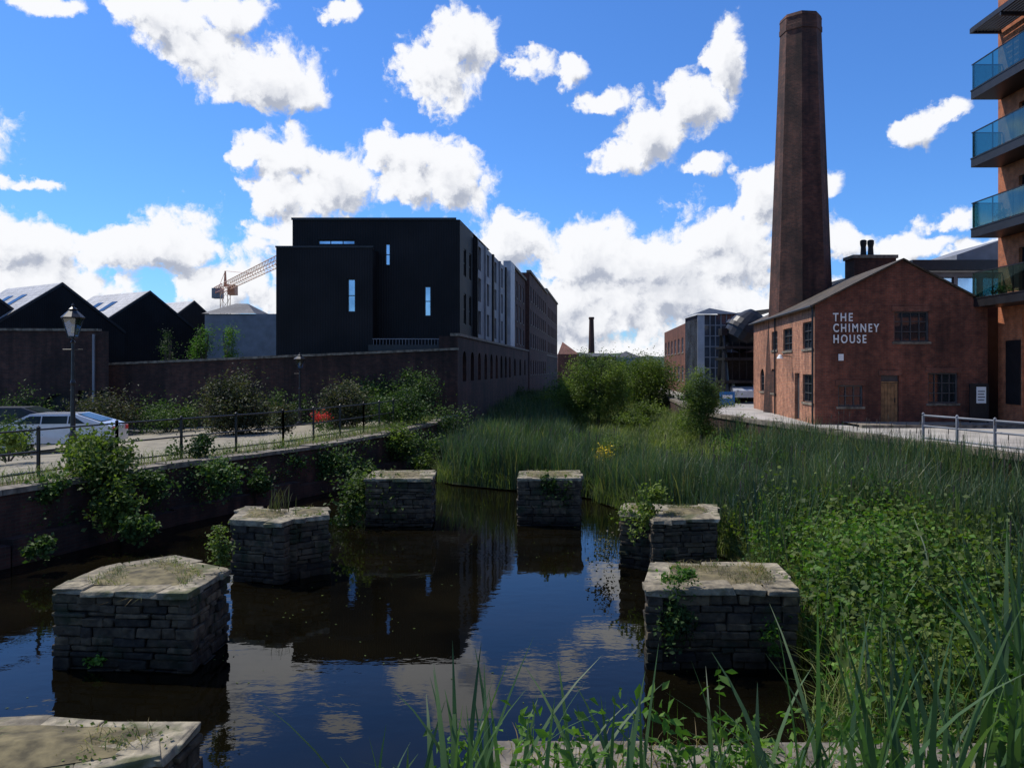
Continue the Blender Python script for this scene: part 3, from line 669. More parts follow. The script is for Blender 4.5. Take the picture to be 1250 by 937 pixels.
mb.box(XD(455,42.7),XD(560,42.7),42.63,42.69,zz+.3,zz+.34,0); mb.obj('balcony_rail',['grey'],e)
e=empty('grey_apartment_building',(bl(58),58,1.5))
mb=MB(); ops=[]
for k in range(5):
    for zf in (6.2,8.3,10.3): ops.append((1.+k*3.6,2.1+k*3.6,zf,zf+1.5,'win',2,1))
mb.facade((bl(49)+.15,49),(bl(68)+.15,68),1.5,12.15,ops,0,1,2,rev=.2)
mb.facade((bl(49)-6,48.98),(bl(49)+.15,48.98),1.5,12.15,[],3)
mb.poly([(bl(49)+.15,49,12.15),(bl(68)+.15,68,12.15),(bl(68)-9,68,12.15),(bl(49)-9,49,12.15)],3)
for k in range(6):
    a=Vector((bl(49)+.15,49)); b=Vector((bl(68)+.15,68)); t=(b-a).normalized(); n=Vector((t.y,-t.x)); s=k*3.6
    mb.obox(a,t,n,s-.2 if k else 0,s+.25,5.8,12.15,-.12,-.003,3 if k%2==0 else 0)
a=Vector((bl(64.8)+.3,64.8));mb.obox(a,t,n,0,3,5.8,12.9,-.1,.5,4)
mb.obj('facade',['grey','black','glass','clad','lgrey'],e)
def brick_block(name,d0,d1,zt,off,rows,mat='brick_far',sp=2.8,left=14):
    e=empty(name,(bl(d0),d0,1.5)); mb=MB(); ops=[]; L=math.hypot(d1-d0,.12*(d1-d0)); k=.9
    while k+1.2<L:
        for zf in rows: ops.append((k,k+1.15,zf,zf+1.5,'win',2,2))
        k+=sp
    mb.facade((bl(d0)+off,d0),(bl(d1)+off,d1),1.5,zt,ops,0,1,2,3,rev=.15)
    mb.facade((bl(d0)-left,d0),(bl(d0)+off,d0),1.5,zt,[],0)
    mb.poly([(bl(d0)+off,d0,zt),(bl(d1)+off,d1,zt),(bl(d1)-left,d1,zt),(bl(d0)-left,d0,zt)],4)
    a=Vector((bl(d0)+off,d0)); b=Vector((bl(d1)+off,d1)); t=(b-a).normalized(); n=Vector((t.y,-t.x)); mb.obox(a,t,n,-.1,L,zt+.002,zt+.25,-.15,.3,3)
    mb.obj('walls',[mat,'lgrey','glass','coping','slate'],e); return e
brick_block('brick_mill_building',68,80,12.9,.05,(6.3,8.4,10.5))
brick_block('brick_mill_building',80.1,104,13.8,.45,(3.4,6.2,8.6,11.))
brick_block('brick_mill_building',104.1,128,14.4,.3,(3.4,6.2,8.6,11.))
# ---------------- left gabled houses ----------------
def gable_house(name,apx,apy,zap,W,Lr,pitch_dz,zbase=.9):
    d=Vector((-.84,.54)); d.normalize(); p=Vector((d.y,-d.x))
    e=empty(name,(apx,apy,zbase)); mb=MB(); A=Vector((apx,apy)); l=A-p*W/2; r=A+p*W/2; ze=zap-pitch_dz
    P=lambda q,z:(q.x,q.y,z)
    mb.poly([P(l,zbase),P(r,zbase),P(r,ze),P(A,zap),P(l,ze)],0)
    lb=l+d*Lr; rb=r+d*Lr; Ab=A+d*Lr
    mb.poly([P(lb,zbase),P(l,zbase),P(l,ze),P(lb,ze)],0); mb.poly([P(r,zbase),P(rb,zbase),P(rb,ze),P(r,ze)],0)
    mb.poly([P(rb,zbase),P(lb,zbase),P(lb,ze),P(Ab,zap),P(rb,ze)],0)
    mb.obj('walls',['clad'],e)
    mb=MB(); up=.06
    mb.poly([P(lb,ze+up),P(l,ze+up),P(A,zap+up),P(Ab,zap+up)],0); mb.poly([P(Ab,zap+up),P(A,zap+up),P(r,ze+up),P(rb,ze+up)],0)
    for s in (.3,.55):
        def Q(a,b): 
            base=l+(A-l)*b+d*(Lr*a); z=ze+(zap-ze)*b+up+.04; return (base.x,base.y,z)
        mb.poly([Q(s+.1,.5),Q(s,.5),Q(s,.75),Q(s+.1,.75)],1)
    mb.obj('roof',['pale_roof','glass'],e)
    mb=MB()
    for q0,q1 in ((l,A),(A,r)):
        z0=ze if q0 is l else zap; z1=zap if q0 is l else ze
        f=-d*.06
        mb.hexa([P(q0+f,z0-.12),P(q1+f,z1-.12),P(q1+d*.1,z1-.12),P(q0+d*.1,z0-.12),P(q0+f,z0+.1),P(q1+f,z1+.1),P(q1+d*.1,z1+.1),P(q0+d*.1,z0+.1)],0)
    mb.obj('verge',['black'],e)
for u,v,d,W in [(-30,345,52,9.4),(76,346,56,9.4),(183,356,62,9.6),(237,368,70,9.)]:
    gable_house('gabled_house',XD(u,d),d,ZD(v,d),W,8,3.3)
e=empty('grey_house',(XD(295,66),66,1)); mb=MB(); d=66; x0,x1=XD(250,d),XD(342,d); zt=ZD(383,d)
mb.box(x0,x1,d,d+10,1,zt,0); mb.poly([(x0-.2,d-.2,zt+.02),(XD(312,d),d-.2,zt+.02),(XD(288,d),d+3,ZD(367,d)),(XD(272,d),d+3,ZD(367,d))],1); mb.poly([(XD(312,d),d-.2,zt+.02),(XD(312,d),d+6,zt+.02),(XD(288,d),d+3,ZD(367,d))],1)
mb.obj('walls',['grey','slate'],e)
tree('sapling',XD(247,48),48,1.2,ZD(393,48)-1.2,.55,18,100,.14,'nettle',.55,.25); tree('sapling',XD(279,48),48,1.2,ZD(398,48)-1.2,.5,16,90,.14,'nettle',.5,.25)
tree('sapling',XD(205,50),50,1.2,ZD(398,50)-1.2,.5,10,60,.12,'bush',.5,.25)
def lattice(mb,a,b,w,n,m):
    a=Vector(a);b=Vector(b);d=(b-a).normalized(); x=d.cross(Vector((0,0,1)))
    if x.length<.1: x=Vector((1,0,0))
    x.normalize(); y=x.cross(d)
    cs=[x*w+y*w,-x*w+y*w,-x*w-y*w,x*w-y*w]
    for c in cs: mb.tube(a+c,b+c,.07,.07,m,4)
    for i in range(n):
        p=a+(b-a)*i/n; q=a+(b-a)*(i+1)/n
        for k in range(4): mb.tube(p+cs[k],q+cs[(k+1)%4],.035,.035,m,4)
e=empty('tower_crane',(XD(275,150),150,1.5)); mb=MB(); zj=ZD(350,150); A=Vector((XD(275,150),150,zj)); Bv=Vector((XD(345,112),112,zj)); dj=(Bv-A).normalized()
lattice(mb,(A.x,A.y,1.5),(A.x,A.y,zj),.7,9,1); mb.obj('mast',['orange','craney'],e)
mb=MB(); lattice(mb,A+dj*1.5,Bv,.6,22,1); lattice(mb,A,A-dj*9,.6,5,0); mb.tube(A,A+Vector((0,0,3)),.35,.15,0,4); mb.tube(A+Vector((0,0,3)),A+dj*24,.05,.05,0,4); mb.tube(A+Vector((0,0,3)),A-dj*8.5,.05,.05,0,4)
mb.obj('jib',['orange','craney'],e)
mb=MB(); c=A-dj*8; mb.box(c.x-.9,c.x+.9,c.y-.9,c.y+.9,zj-1.6,zj+.4,0); mb.box(A.x+.8,A.x+2.2,A.y-1.2,A.y+.6,zj-1.6,zj+.3,1); mb.obj('cab_and_counterweight',['grey','orange'],e)
# ---------------- Chimney House ----------------
G=1.6
e=empty('brick_house',(17,40,G))
c0=(13.1,34.); cb=(14.75,48.); Wd=7.4; c1=(c0[0]+Wd,c0[1]-.1)
tv=Vector((cb[0]-c0[0],cb[1]-c0[1])); 
ze=ZD(372,34); za=ZD(318,34); D=34
def gop(u0,u1,v0,v1,kind='win',nx=3,nz=2): return (XD(u0,D)-c0[0],XD(u1,D)-c0[0],ZD(v1,D),ZD(v0,D),kind,nx,nz)
mb=MB()
ops=[gop(1091,1133,380,417,'win',4,3),gop(1023,1053,470,496,'win',3,2),gop(1132,1168,455,492,'win',4,3)]
dd=gop(1075,1097,458,516.5); ops.append((dd[0],dd[1],G+.02,dd[3],'door'))
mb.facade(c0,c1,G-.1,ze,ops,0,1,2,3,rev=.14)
apx=c0[0]+Wd/2+.05
mb.poly([(c0[0],c0[1],ze),(c1[0],c1[1],ze),(apx,34-.05,za)],0)
for o_ in ops:
    mb.box(c0[0]+o_[0]-.12,c0[0]+o_[1]+.12,33.94-.014*o_[0],33.99-.014*o_[0],o_[3]+.003,o_[3]+.22,4)
L=tv.length
def sop(u0,u1,z0,z1,kind='win',nx=2,nz=3):
    def s(u):
        k=(u-625)/F
        tx,ty=tv.x/L,tv.y/L; return (c0[0]-k*c0[1])/(k*ty-tx)
    a,b=sorted((s(u0),s(u1))); return (L-b,L-a,z0,z1,kind,nx,nz)
sops=[sop(980,993,4.9,6.1,nx=3,nz=3),sop(980,993,2.5,3.75,nx=3,nz=3),sop(956,967,4.9,6.0),sop(940,947,2.7,4.0,'arch'),sop(928,933,2.7,4.0,'arch'),sop(942,949,5.0,6.0)]
a_,b_=sop(970,976,G+.02,3.9)[:2]; sops.append((a_,b_,G+.02,3.8,'door'))
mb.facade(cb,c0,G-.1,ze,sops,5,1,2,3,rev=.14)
cr=(c1[0]+tv.x,c1[1]+tv.y)
mb.facade(c1,cr,G-.1,ze,[],0); mb.facade(cr,cb,G-.1,ze,[],0)
apb=(apx+tv.x,34+tv.y); mb.poly([(cr[0],cr[1],ze),(cb[0],cb[1],ze),(apb[0],apb[1],za)],0)
mb.obj('walls',['brick_red','frame','glass','coping','brick_mid','brick_sunlit'],e)
mb=MB(); x0=c0[0]+dd[0]; x1=c0[0]+dd[1]
for k in range(5): mb.box(x0+.03+k*(x1-x0-.06)/5+.006,x0+.03+(k+1)*(x1-x0-.06)/5-.006,34.04,34.08,G+.03,dd[3]-.35,0)
mb.box(x0+.02,x1-.02,34.01,34.08,dd[3]-.32,dd[3]-.26,0); mb.box(x1-.18,x1-.14,34.0,34.036,G+.95,G+1.15,1)
mb.obj('door',['wood','steel'],e)
mb=MB()
ov=.18
l0=Vector((c0[0]-ov,c0[1]-.15)); lb=Vector((cb[0]-ov,cb[1]+.15)); r0=Vector((c1[0]+ov,c1[1]-.15)); rb=Vector((cr[0]+ov,cr[1]+.15)); a0=Vector((apx,33.82)); ab=Vector((apb[0],apb[1]+.15))
sl=(za-ze)/(Wd/2); zl=ze-ov*sl
def slab(p,q,r_,s_,zp,zr,th=.07):
    mb.hexa([(p.x,p.y,zp),(q.x,q.y,zp),(r_.x,r_.y,zr),(s_.x,s_.y,zr),(p.x,p.y,zp+th),(q.x,q.y,zp+th),(r_.x,r_.y,zr+th),(s_.x,s_.y,zr+th)],0)
slab(lb,l0,a0,ab,zl+.02,za+.02); slab(r0,rb,ab,a0,zl+.02,za+.02)
mb.obj('roof',['moss_slate'],e)
mb=MB(); mb.tube((l0.x-.04,l0.y,zl+.02),(lb.x-.04,lb.y,zl+.02),.06,.06,0,8); mb.tube((c0[0]-.07,34.1,G),(c0[0]-.07,34.1,zl),.045,.045,0,8)
mb.tube((c0[0]+tv.x*.55-.07,34+tv.y*.55,G),(c0[0]+tv.x*.55-.07,34+tv.y*.55,zl),.045,.045,0,8)
mb.obj('gutter',['black'],e)
for k,(txt,v) in enumerate((('THE',392),('CHIMNEY',405),('HOUSE',418.5))):
    cu=bpy.data.curves.new('lettering','FONT'); cu.body=txt; cu.size=.50; cu.extrude=.015; cu.offset=.008; cu.space_character=1.35
    o=bpy.data.objects.new('lettering',cu); cu.materials.append(M['white']); COL.objects.link(o)
    o.rotation_euler=(math.pi/2,0,0); o.location=(XD(1016,34),33.93,ZD(v,34))
    bpy.context.view_layer.update(); w={'THE':24,'CHIMNEY':56,'HOUSE':40}[txt]/F*34; o.scale=(w/o.dimensions.x,1,1)
    o.parent=e; o.matrix_parent_inverse=Matrix.Translation(-Vector(e.location))
mb=MB(); mb.box(XD(1023,34),XD(1029,34),33.93,33.975,ZD(440,34),ZD(432,34),0); mb.obj('plaque',['white'],e)
mb=MB(); p=sop(966,968,0,1)[0]; 
t=tv/L; q=Vector(cb)-t*p; mb.tube((q.x,q.y,4.6),(q.x-.5,q.y,4.65),.02,.02,0,6); mb.lathe(q.x-.55,q.y,[(.03,4.7),(.08,4.66),(.17,4.5),(0,4.5)],1,10); mb.obj('wall_lamp',['steel','white'],e)
mb=MB(); cx,cy=15.85,43.2
zt=ZD(23,cy)
prof=[(1.95,G),(1.66,7.2)]
for k in range(1,9): 
    z=7.2+(zt-.9-7.2)*k/8; prof.append((1.66+(1.08-1.66)*k/8,z))
prof+=[(1.12,zt-.88),(1.12,zt-.6),(1.09,zt-.58),(1.09,zt-.2),(1.11,zt-.18),(1.06,zt),(.8,zt),(.8,zt-1.5)]
mb.lathe(cx,cy,prof,0,8,math.pi/8+.1)
mb.obj('factory_chimney',['brick_chim','rubber'])
e2=empty('modern_building',(26,50,G)); mb=MB()
x0,x1=XD(1112,47),XD(1222,47); 
mb.facade((XD(1085,47),47),(x1+2,47),G,ZD(332,47),[(2.6+1.5*k,3.9+1.5*k,ZD(362,47),ZD(338,47),'win',1,1) for k in range(4)],0,1,2)
mb.box(XD(1112,46.5),x1+2,46.3,58,ZD(331,47),ZD(319,47),1)
mb.obj('walls',['grey','black','skyglass'],e2)
mb=MB(); mb.hexa([(XD(1168,50),50,ZD(317,50)),(XD(1230,50),50,ZD(317,50)),(XD(1230,50),56,ZD(317,50)),(XD(1168,50),56,ZD(317,50)),(XD(1168,50),50,ZD(311,50)),(XD(1230,50),50,ZD(290,50)),(XD(1230,50),56,ZD(290,50)),(XD(1168,50),56,ZD(311,50))],0); mb.obj('roof_plant',['grey'],e2)
mb=MB(); d=42.; mb.box(XD(1043,d),XD(1094,d),d,d+1.2,6.,ZD(315,d),0); mb.box(XD(1041,d),XD(1096,d),d-.06,d+1.26,ZD(315,d)+.002,ZD(311,d),1)
for u in (1059,1068): mb.lathe(XD(u,d),d+.5,[(.16,ZD(311,d)),(.13,ZD(300,d)),(.17,ZD(296,d)),(.17,ZD(292,d)),(.1,ZD(291,d)),(.1,ZD(300,d))],2,12)
mb.obj('chimney_stack',['brick_chim','coping','rubber'],e)
mb=MB(); mb.facade((20.6,36),(24,36),G,7.2,[],0); mb.box(20.9,22.5,35.5,35.95,G,6.3,1); mb.obj('brick_annexe',['brick_dark','black','glass'])
# ---------------- apartment block at right ----------------
e=empty('apartment_building',(25,28,G)); mb=MB(); X0=21.2; Y1=34.3; Y0=12
lv=[ZD(v,34) for v in (375,290,204,121,38)]
ops=[]
for zf in lv[:-1]: ops+= [(1.4,3.6,zf+.1,zf+2.4,'win',2,1),(5.,9.,zf+.1,zf+2.4,'win',3,1)]
mb.facade((X0,Y1),(X0,Y0),lv[0]-.3,lv[-1]+1.5,ops,0,1,2,rev=.2)
mb.facade((X0+10,Y1),(X0,Y1),G-.1,lv[-1]+1.5,[],0)
mb.facade((X0,Y0),(X0+12,Y0),G-.1,lv[-1]+1.5,[],0)
mb.facade((X0,Y1),(X0,Y1-1.6),G-.1,lv[0]-.3,[],0)
mb.facade((X0+.4,Y1-1.6),(X0+.4,Y0),G-.1,lv[0]-.3,[(.3,5,G,lv[0]-.6,'win',4,2)],0,1,2)
mb.facade((X0,Y1-1.6),(X0+.4,Y1-1.6),G-.1,lv[0]-.3,[],0)
mb.poly([(X0,Y0,lv[-1]+1.5),(X0+12,Y0,lv[-1]+1.5),(X0+12,Y1,lv[-1]+1.5),(X0,Y1,lv[-1]+1.5)],1)
mb.poly([(X0,Y0,lv[0]-.3),(X0,Y1-1.6,lv[0]-.3),(X0+.4,Y1-1.6,lv[0]-.3),(X0+.4,Y0,lv[0]-.3)],1)
mb.obj('walls',['brick_orange','black','glass'],e)
mb=MB(); xb=19.9
for k,zf in enumerate(lv):
    if k<4:
        mb.box(xb,X0-.003,27.2,34.1,zf,zf+.34,0); mb.box(xb-.02,X0-.003,27.18,34.12,zf+.343,zf+.4,2)
        mb.box(xb+.0,xb+.015,27.2,34.0,zf+.42,zf+1.45,1); mb.box(xb+.02,X0-.05,34.0,34.015,zf+.42,zf+1.45,1)
        for q in range(6): mb.box(xb+.03,xb+.07,27.3+q*1.33,27.34+q*1.33,zf+.4,zf+1.5,0)
        mb.box(xb-.01,xb+.04,27.2,34.05,zf+1.46,zf+1.5,0); mb.box(xb+.05,X0,33.98,34.03,zf+1.46,zf+1.5,0)
    else:
        for q in range(8): mb.box(xb+.08+q*.15,xb+.08+q*.15+.06,26,34.09,zf,zf+.12,0)
        mb.box(xb-.02,xb+.06,26,34.09,zf-.05,zf+.16,0); mb.box(xb,X0-.003,34.1,34.2,zf-.05,zf+.16,0)
        for yy in (30.,32.,): mb.box(xb,X0-.003,yy,yy+.1,zf-.2,zf-.055,0)
mb.obj('balconies',['black','bglass','steel'],e)
mb=MB(); mb.box(X0-.05,X0-.004,32.75,33.7,G+.9,G+3.6,0); mb.obj('wall_sign',['black'],e)
shrub('potted_plant',20.7,33,lv[1]+.4,.3,.35,8,40,.1,'bush'); shrub('potted_plant',20.6,33,lv[0]+.4,.35,.2,8,40,.1,'nettle')
d=33.5; mb=MB(); x0,x1=XD(1184,d),XD(1207,d); mb.box(x0,x0+.06,d,d+.06,G,ZD(468,d),0); mb.box(x1-.06,x1,d,d+.06,G,ZD(468,d),0); mb.box(x0+.063,x1-.063,d+.01,d+.05,ZD(514,d),ZD(468,d),0); mb.box(x0+.28,x1-.12,d-.01,d+.008,ZD(492,d),ZD(472,d),1)
for k in range(4): mb.box(x0+.33,x1-.17-.03*(k%2),d-.014,d-.011,ZD(478+3.5*k,d),ZD(477+3.5*k,d),0)
mb.obj('notice_board',['black','white'])
# ---------------- mid distance right ----------------
e=empty('brick_warehouse',(17,80,G)); mb=MB(); pA=(XD(851,68),68.); pB=(XD(811,96),96.); L=math.dist(pA,pB)
ops=[(k,k+1.4,zf,zf+1.5,'win',2,2) for k in np.arange(1.2,L-2,3.2) for zf in (2.8,5.6)]
mb.facade(pB,pA,G,8.4,ops,0,1,2,3); mb.facade(pA,(pA[0]+8,68.),G,8.4,[],0); mb.poly([(pA[0],68,8.4),(pA[0]+8,68,9.4),(pB[0]+8,96,9.4),(pB[0],96,8.4)],4)
mb.obj('walls',['brick_mid','lgrey','glass','coping','slate'],e)
e=empty('glazed_tower',(XD(875,62),62,G)); mb=MB(); d=61.; x0,x1=XD(852,d),XD(900,d); zt=ZD(384,d)
mb.box(x0,x1,d,d+4.5,G,zt,1); mb.poly([(x0-.2,d-.2,zt+.05),(x1+.2,d-.2,zt+.05),((x0+x1)/2,d+2.5,ZD(373,d))],2); mb.poly([(x0-.2,d+5,zt+.05),(x0-.2,d-.2,zt+.05),((x0+x1)/2,d+2.5,ZD(373,d))],2); mb.poly([(x1+.2,d-.2,zt+.05),(x1+.2,d+5,zt+.05),((x0+x1)/2,d+2.5,ZD(373,d))],2)
mb.box(x0-.04,x0+.5,d-.04,d-.003,G,zt,0)
for k in range(1,7): x=x0+.5+(x1-x0-.5)*k/6; mb.box(x-.04,x+.04,d-.06,d-.003,G,zt,3)
for k in range(8): z=G+(zt-G)*k/8; mb.box(x0+.5,x1,d-.05,d-.004,z-.04,z+.04,3)
mb.obj('walls',['lgrey','towerglass','black','grey'],e)
e=empty('steel_converter',(XD(905,56),56,G)); d=56.; cx=XD(908,d); zc=ZD(405,d)
mb=MB(); pr=[(0,-1.5),(.7,-1.35),(1.15,-.8),(1.3,0),(1.2,.6),(.8,1.3),(.55,1.6),(.5,1.6),(.45,1.2)]
mb.lathe(0,0,[(r,z) for r,z in pr],0,20); mb.lathe(0,0,[(1.36,-.15),(1.4,-.15),(1.4,.15),(1.33,.15)],0,20)
o=mb.obj('vessel',['steel'],None,True); o.location=(cx,d,zc); o.rotation_euler=(0,.6,0); o.parent=e; o.matrix_parent_inverse=Matrix.Translation(-Vector(e.location))
mb=MB()
for sx in (-1.5,1.5):
    for sy in (-.7,.7): mb.tube((cx+sx,d+sy*2,G),(cx+sx,d+sy*.4,zc),.14,.12,0,6)
    mb.box(cx+sx-.2,cx+sx+.2,d-.5,d+.5,zc-.25,zc+.25,0)
for zz in (3.,4.6,5.4): mb.box(cx-1.7,cx+1.9,d-1.3,d+1.3,zz,zz+.18,0)
for k in range(8): mb.box(cx-1.7+k*.5,cx-1.67+k*.5,d-1.32,d-1.29,3.19,5.9,0)
mb.box(cx-1.0,cx+1.3,d+1.4,d+3,G,5.2,0); mb.box(cx-1.2,cx-.4,d-.5,d+.8,G,2.9,0)
mb.obj('frame',['steel'],e)
mb=MB(); d=58; mb.box(XD(917,d),XD(945,d),d+2,d+6,G,ZD(384,d),0); mb.box(XD(885,d),XD(925,d),d+9,d+13,G,ZD(425,d),0); mb.obj('brick_shed',['brick_far'])
d=52; mb=MB(); mb.box(XD(879,d),XD(897,d),d,d+.08,ZD(497,d)-.0,ZD(478,d),0); mb.box(XD(882,d),XD(894,d),d-.02,d-.003,ZD(486,d),ZD(482,d),1); mb.box(XD(880,d),XD(881,d),d+.1,d+.2,G,ZD(480,d),2); mb.box(XD(895,d),XD(896,d),d+.1,d+.2,G,ZD(480,d),2); mb.obj('hoarding_sign',['blue','white','steel'])
# ---------------- centre trees, distance ----------------
tree('willow_tree',XD(730,48),48,.5,ZD(430,48)-.5,1.95,90,230,.15,'willow',.97,.19)
tree('willow_tree',XD(703,51),51,.5,ZD(448,51)-.5,1.3,36,180,.15,'willow',.95,.22)
tree('ash_tree',XD(793,62),62,.6,ZD(436,62)-.6,2.2,70,210,.19,'fern',.94,.2)
tree('ash_tree',XD(767,70),70,.6,ZD(436,70)-.6,2.4,60,200,.2,'bush',.92,.2)
tree('round_shrub',XD(856,36.5),36.5,.8,ZD(452,36.5)-.8,.85,70,230,.1,'willow',.98,.2)
for u,d,r,zz in [(900,38,.9,.5),(820,62,2.2,.8),(870,50,1.5,.9),(690,75,2.,1.),(745,95,3.,1.6),(800,100,3.,1.5),(710,100,2.5,1.6),(640,70,1.2,.8),(770,45,1.2,.4),(840,40,.9,.5),(790,50,1.5,.6),(930,36,.8,.5),(670,60,1.4,.9)]:
    shrub('shrub',XD(u,d),d,.5,r,zz,18,140,.1+d*.0012,'bush' if d>60 else 'fern')
mb=MB(); mb.box(XD(681,140),XD(707,140),140,155,1.5,ZD(432,140),0); x0,x1=XD(681,140),XD(707,140)
mb.poly([(x0,140,ZD(432,140)),(x1,140,ZD(432,140)),((x0*.7+x1*.3),145,ZD(416,140))],0); mb.poly([(x1,140,ZD(432,140)),(x1,155,ZD(432,140)),((x0*.7+x1*.3),145,ZD(416,140))],1); mb.obj('brick_warehouse',['brick_mid','slate'])
mb=MB(); mb.box(XD(706,230),XD(752,230),230,250,1.5,ZD(435,230),0); mb.poly([(XD(706,230),230,ZD(435,230)),(XD(752,230),230,ZD(435,230)),(XD(748,230),240,ZD(430,230)),(XD(710,230),240,ZD(430,230))],1); mb.box(XD(752,240),XD(782,240),240,250,1.5,ZD(436,240),2); mb.poly([(XD(750,240),240,ZD(436,240)),(XD(784,240),240,ZD(436,240)),(XD(767,240),245,ZD(428,240))],1); mb.obj('distant_buildings',['brick_dark','slate','grey'])
mb=MB(); d=260; mb.lathe(XD(722,d),d,[(1.25,1.5),(.75,ZD(390,d)),(.95,ZD(389,d)),(.9,ZD(387,d)),(0,ZD(387,d))],0,10); mb.obj('factory_chimney',['brick_far'])
mb=MB(); xs=np.linspace(-900,900,181)
def hh(x): return 13+8*math.sin(x*.006+1)+4*math.sin(x*.021)+1.2*math.sin(x*.13)+1.*math.sin(x*.37)
for a,b in zip(xs,xs[1:]):
    mb.poly([(a,620,1),(b,620,1),(b,800,hh(b)*.8),(a,800,hh(a)*.8)],0)
mb.obj('hills',['hill'])
C=[]
for i in range(60):
    x=rng.uniform(-90,160); y=rng.uniform(200,420); C.append(np.array([x,y,4])+rng.normal(size=(90,3))*[4,3,1.8])
leaves('distant_trees',np.concatenate(C),1.3,'bush',None,.8)
# ---------------- world ----------------
sun_el=math.radians(56); sun_az=math.radians(-58)
W=bpy.data.worlds.new('World'); S.world=W; W.use_nodes=True; nt=W.node_tree; N=nt.nodes; Lk=nt.links
for n_ in list(N): N.remove(n_)
out=N.new('ShaderNodeOutputWorld'); bg=N.new('ShaderNodeBackground'); bg.inputs['Strength'].default_value=.1
sky=N.new('ShaderNodeTexSky'); sky.sky_type='NISHITA'; sky.sun_disc=False; sky.sun_elevation=sun_el; sky.sun_rotation=sun_az; sky.air_density=1.; sky.dust_density=.3; sky.ozone_density=2.
grp=bpy.data.node_groups.new('cloud_field','ShaderNodeTree'); grp.interface.new_socket('Vector',in_out='INPUT',socket_type='NodeSocketVector'); grp.interface.new_socket('Density',in_out='OUTPUT',socket_type='NodeSocketFloat')
g=grp.nodes; gl=grp.links; gi=g.new('NodeGroupInput'); go=g.new('NodeGroupOutput')
def mth(nt_,op,a,b=None,c=None,clamp=False):
    n_=nt_.nodes.new('ShaderNodeMath'); n_.operation=op; n_.use_clamp=clamp
    for i,v in enumerate((a,b,c)):
        if v is None: continue
        if hasattr(v,'is_output'): nt_.links.new(v,n_.inputs[i])
        else: n_.inputs[i].default_value=v
    return n_.outputs[0]
nz=g.new('ShaderNodeTexNoise'); nz.noise_dimensions='2D'; nz.inputs['Scale'].default_value=13; nz.inputs['Detail'].default_value=7; nz.inputs['Roughness'].default_value=.6; gl.new(gi.outputs[0],nz.inputs['Vector'])
vs=g.new('ShaderNodeVectorMath'); vs.operation='MULTIPLY_ADD'; gl.new(nz.outputs['Color'],vs.inputs[0]); vs.inputs[1].default_value=(.06,.05,0); vs.inputs[2].default_value=(-.03,-.025,0)
va=g.new('ShaderNodeVectorMath'); va.operation='ADD'; gl.new(gi.outputs[0],va.inputs[0]); gl.new(vs.outputs[0],va.inputs[1])
BL=[(185,25,45,30),(240,60,60,36),(325,90,65,36),(360,110,40,18),(280,15,50,20),(65,4,40,12),(412,12,26,16),(565,55,38,32),(530,95,45,36),(650,76,24,18),(692,90,22,14),(345,190,42,34),(395,220,62,40),(340,235,45,25),(500,195,42,34),(545,225,50,38),(500,232,40,26),(888,70,22,42),(850,128,38,30),(790,165,42,28),(755,190,34,22),(735,122,36,13),(862,205,22,14),(1120,158,36,22),(1155,135,24,18),(40,300,75,35),(130,300,60,28),(210,300,65,34),(270,345,80,40),(40,360,120,50),(35,222,42,8),(620,300,70,36),(700,315,90,46),(800,320,90,42),(880,290,70,46),(940,240,42,40),(700,370,190,50),(850,370,120,45),(1025,300,26,28),(1110,298,55,18),(1155,268,38,14),(1200,310,60,22),(420,300,110,30),(1015,220,18,14),(1050,370,120,30),(625,440,900,30),(310,187,20,12),(-120,150,110,60),(1380,220,100,50),(620,-160,150,50),(200,-150,120,50),(1000,-120,100,50)]
prev=None
for (u,v,ru,rv) in BL:
    az=math.atan((u-625)/F); el=math.atan((HV-v)/F*math.cos(az)); ra=1.2*ru/F*math.cos(az)**2; re=1.2*rv/F*math.cos(az)
    n_=g.new('ShaderNodeVectorMath'); n_.operation='MULTIPLY_ADD'; gl.new(va.outputs[0],n_.inputs[0]); n_.inputs[1].default_value=(1/ra,1/re,0); n_.inputs[2].default_value=(-az/ra,-el/re,0)
    ln=g.new('ShaderNodeVectorMath'); ln.operation='LENGTH'; gl.new(n_.outputs[0],ln.inputs[0])
    prev=ln.outputs['Value'] if prev is None else mth(grp,'SMOOTH_MIN',prev,ln.outputs['Value'],.2)
dens=mth(grp,'SUBTRACT',1.,prev)
nb=g.new('ShaderNodeTexNoise'); nb.noise_dimensions='2D'; nb.inputs['Scale'].default_value=2.6; nb.inputs['Detail'].default_value=5; gl.new(gi.outputs[0],nb.inputs['Vector'])
sx=g.new('ShaderNodeSeparateXYZ'); gl.new(gi.outputs[0],sx.inputs[0])
side=mth(grp,'MULTIPLY',mth(grp,'SUBTRACT',mth(grp,'ABSOLUTE',sx.outputs[0]),.8),4,clamp=True)
gen=mth(grp,'SUBTRACT',mth(grp,'MULTIPLY',mth(grp,'SUBTRACT',nb.outputs['Fac'],.6),6.),mth(grp,'MULTIPLY',mth(grp,'SUBTRACT',1.,side),9.))
dens=mth(grp,'MAXIMUM',dens,gen)
nf=g.new('ShaderNodeTexNoise'); nf.noise_dimensions='2D'; nf.inputs['Scale'].default_value=34; nf.inputs['Detail'].default_value=5; nf.inputs['Roughness'].default_value=.6; gl.new(va.outputs[0],nf.inputs['Vector'])
det=mth(grp,'ADD',mth(grp,'MULTIPLY',mth(grp,'SUBTRACT',nz.outputs['Fac'],.5),1.7),mth(grp,'MULTIPLY',mth(grp,'SUBTRACT',nf.outputs['Fac'],.5),1.1))
dens=mth(grp,'ADD',dens,det)
gl.new(dens,go.inputs[0])
tc=N.new('ShaderNodeTexCoord'); sp=N.new('ShaderNodeSeparateXYZ'); Lk.new(tc.outputs['Generated'],sp.inputs[0])
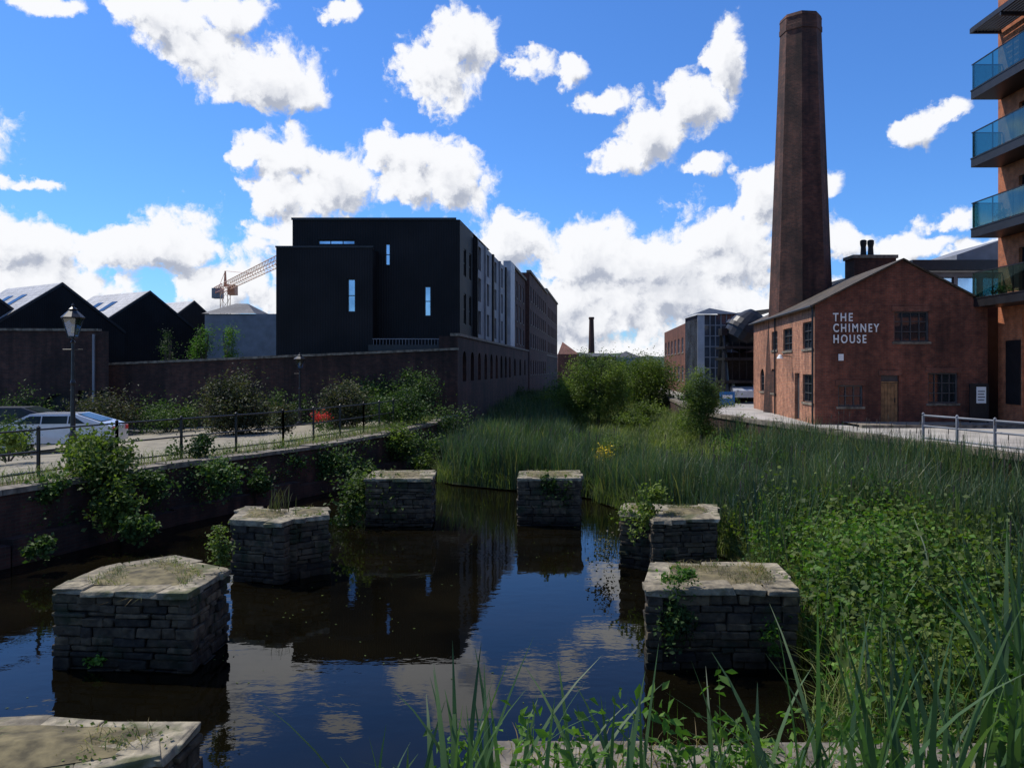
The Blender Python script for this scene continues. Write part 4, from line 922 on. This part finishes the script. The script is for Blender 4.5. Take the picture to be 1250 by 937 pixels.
az=mth(nt,'ARCTAN2',sp.outputs[0],sp.outputs[1]); el=mth(nt,'ARCSINE',sp.outputs[2])
cv=N.new('ShaderNodeCombineXYZ'); Lk.new(az,cv.inputs[0]); Lk.new(el,cv.inputs[1])
g1=N.new('ShaderNodeGroup'); g1.node_tree=grp; Lk.new(cv.outputs[0],g1.inputs[0])
of=N.new('ShaderNodeVectorMath'); of.operation='ADD'; of.inputs[1].default_value=(-.012,.02,0); Lk.new(cv.outputs[0],of.inputs[0])
g2=N.new('ShaderNodeGroup'); g2.node_tree=grp; Lk.new(of.outputs[0],g2.inputs[0])
def smooth(v,a,b):
    n_=N.new('ShaderNodeMapRange'); n_.interpolation_type='SMOOTHSTEP'; n_.inputs[1].default_value=a; n_.inputs[2].default_value=b; Lk.new(v,n_.inputs[0]); return n_.outputs[0]
mask=smooth(g1.outputs[0],-.05,.34)
diff=mth(nt,'SUBTRACT',g2.outputs[0],g1.outputs[0])
sh=mth(nt,'ADD',mth(nt,'MULTIPLY',smooth(g2.outputs[0],.3,1.25),.5),mth(nt,'MULTIPLY',smooth(diff,.0,.6),.55),clamp=True)
hi=(9.6,9.7,10.0); lo=(4.4,4.8,5.8)
ccol=mixc(nt,hi,lo,sh,'MIX')
skc=mixc(nt,sky.outputs[0],(.55,1.0,1.65),1.)
fin=mixc(nt,skc,ccol,mask,'MIX')
Lk.new(fin,bg.inputs[0]); Lk.new(bg.outputs[0],out.inputs[0])
sd=Vector((math.sin(sun_az)*math.cos(sun_el),math.cos(sun_az)*math.cos(sun_el),math.sin(sun_el)))
ld=bpy.data.lights.new('sun','SUN'); ld.energy=4.3; ld.angle=math.radians(.5); ld.color=(1,.94,.84); lo_=bpy.data.objects.new('sun',ld); COL.objects.link(lo_); lo_.rotation_euler=sd.to_track_quat('Z','Y').to_euler(); lo_.location=(-20,10,40)
cam=bpy.data.cameras.new('camera'); co=bpy.data.objects.new('camera',cam); COL.objects.link(co); co.location=(0,0,H); co.rotation_euler=(math.radians(90),0,0)
cam.lens=F/1250*36; cam.shift_y=-18.5/1250; cam.clip_end=5000; cam.clip_start=.05; S.camera=co
S.view_settings.view_transform='Standard'; S.view_settings.look='None'; S.view_settings.exposure=0
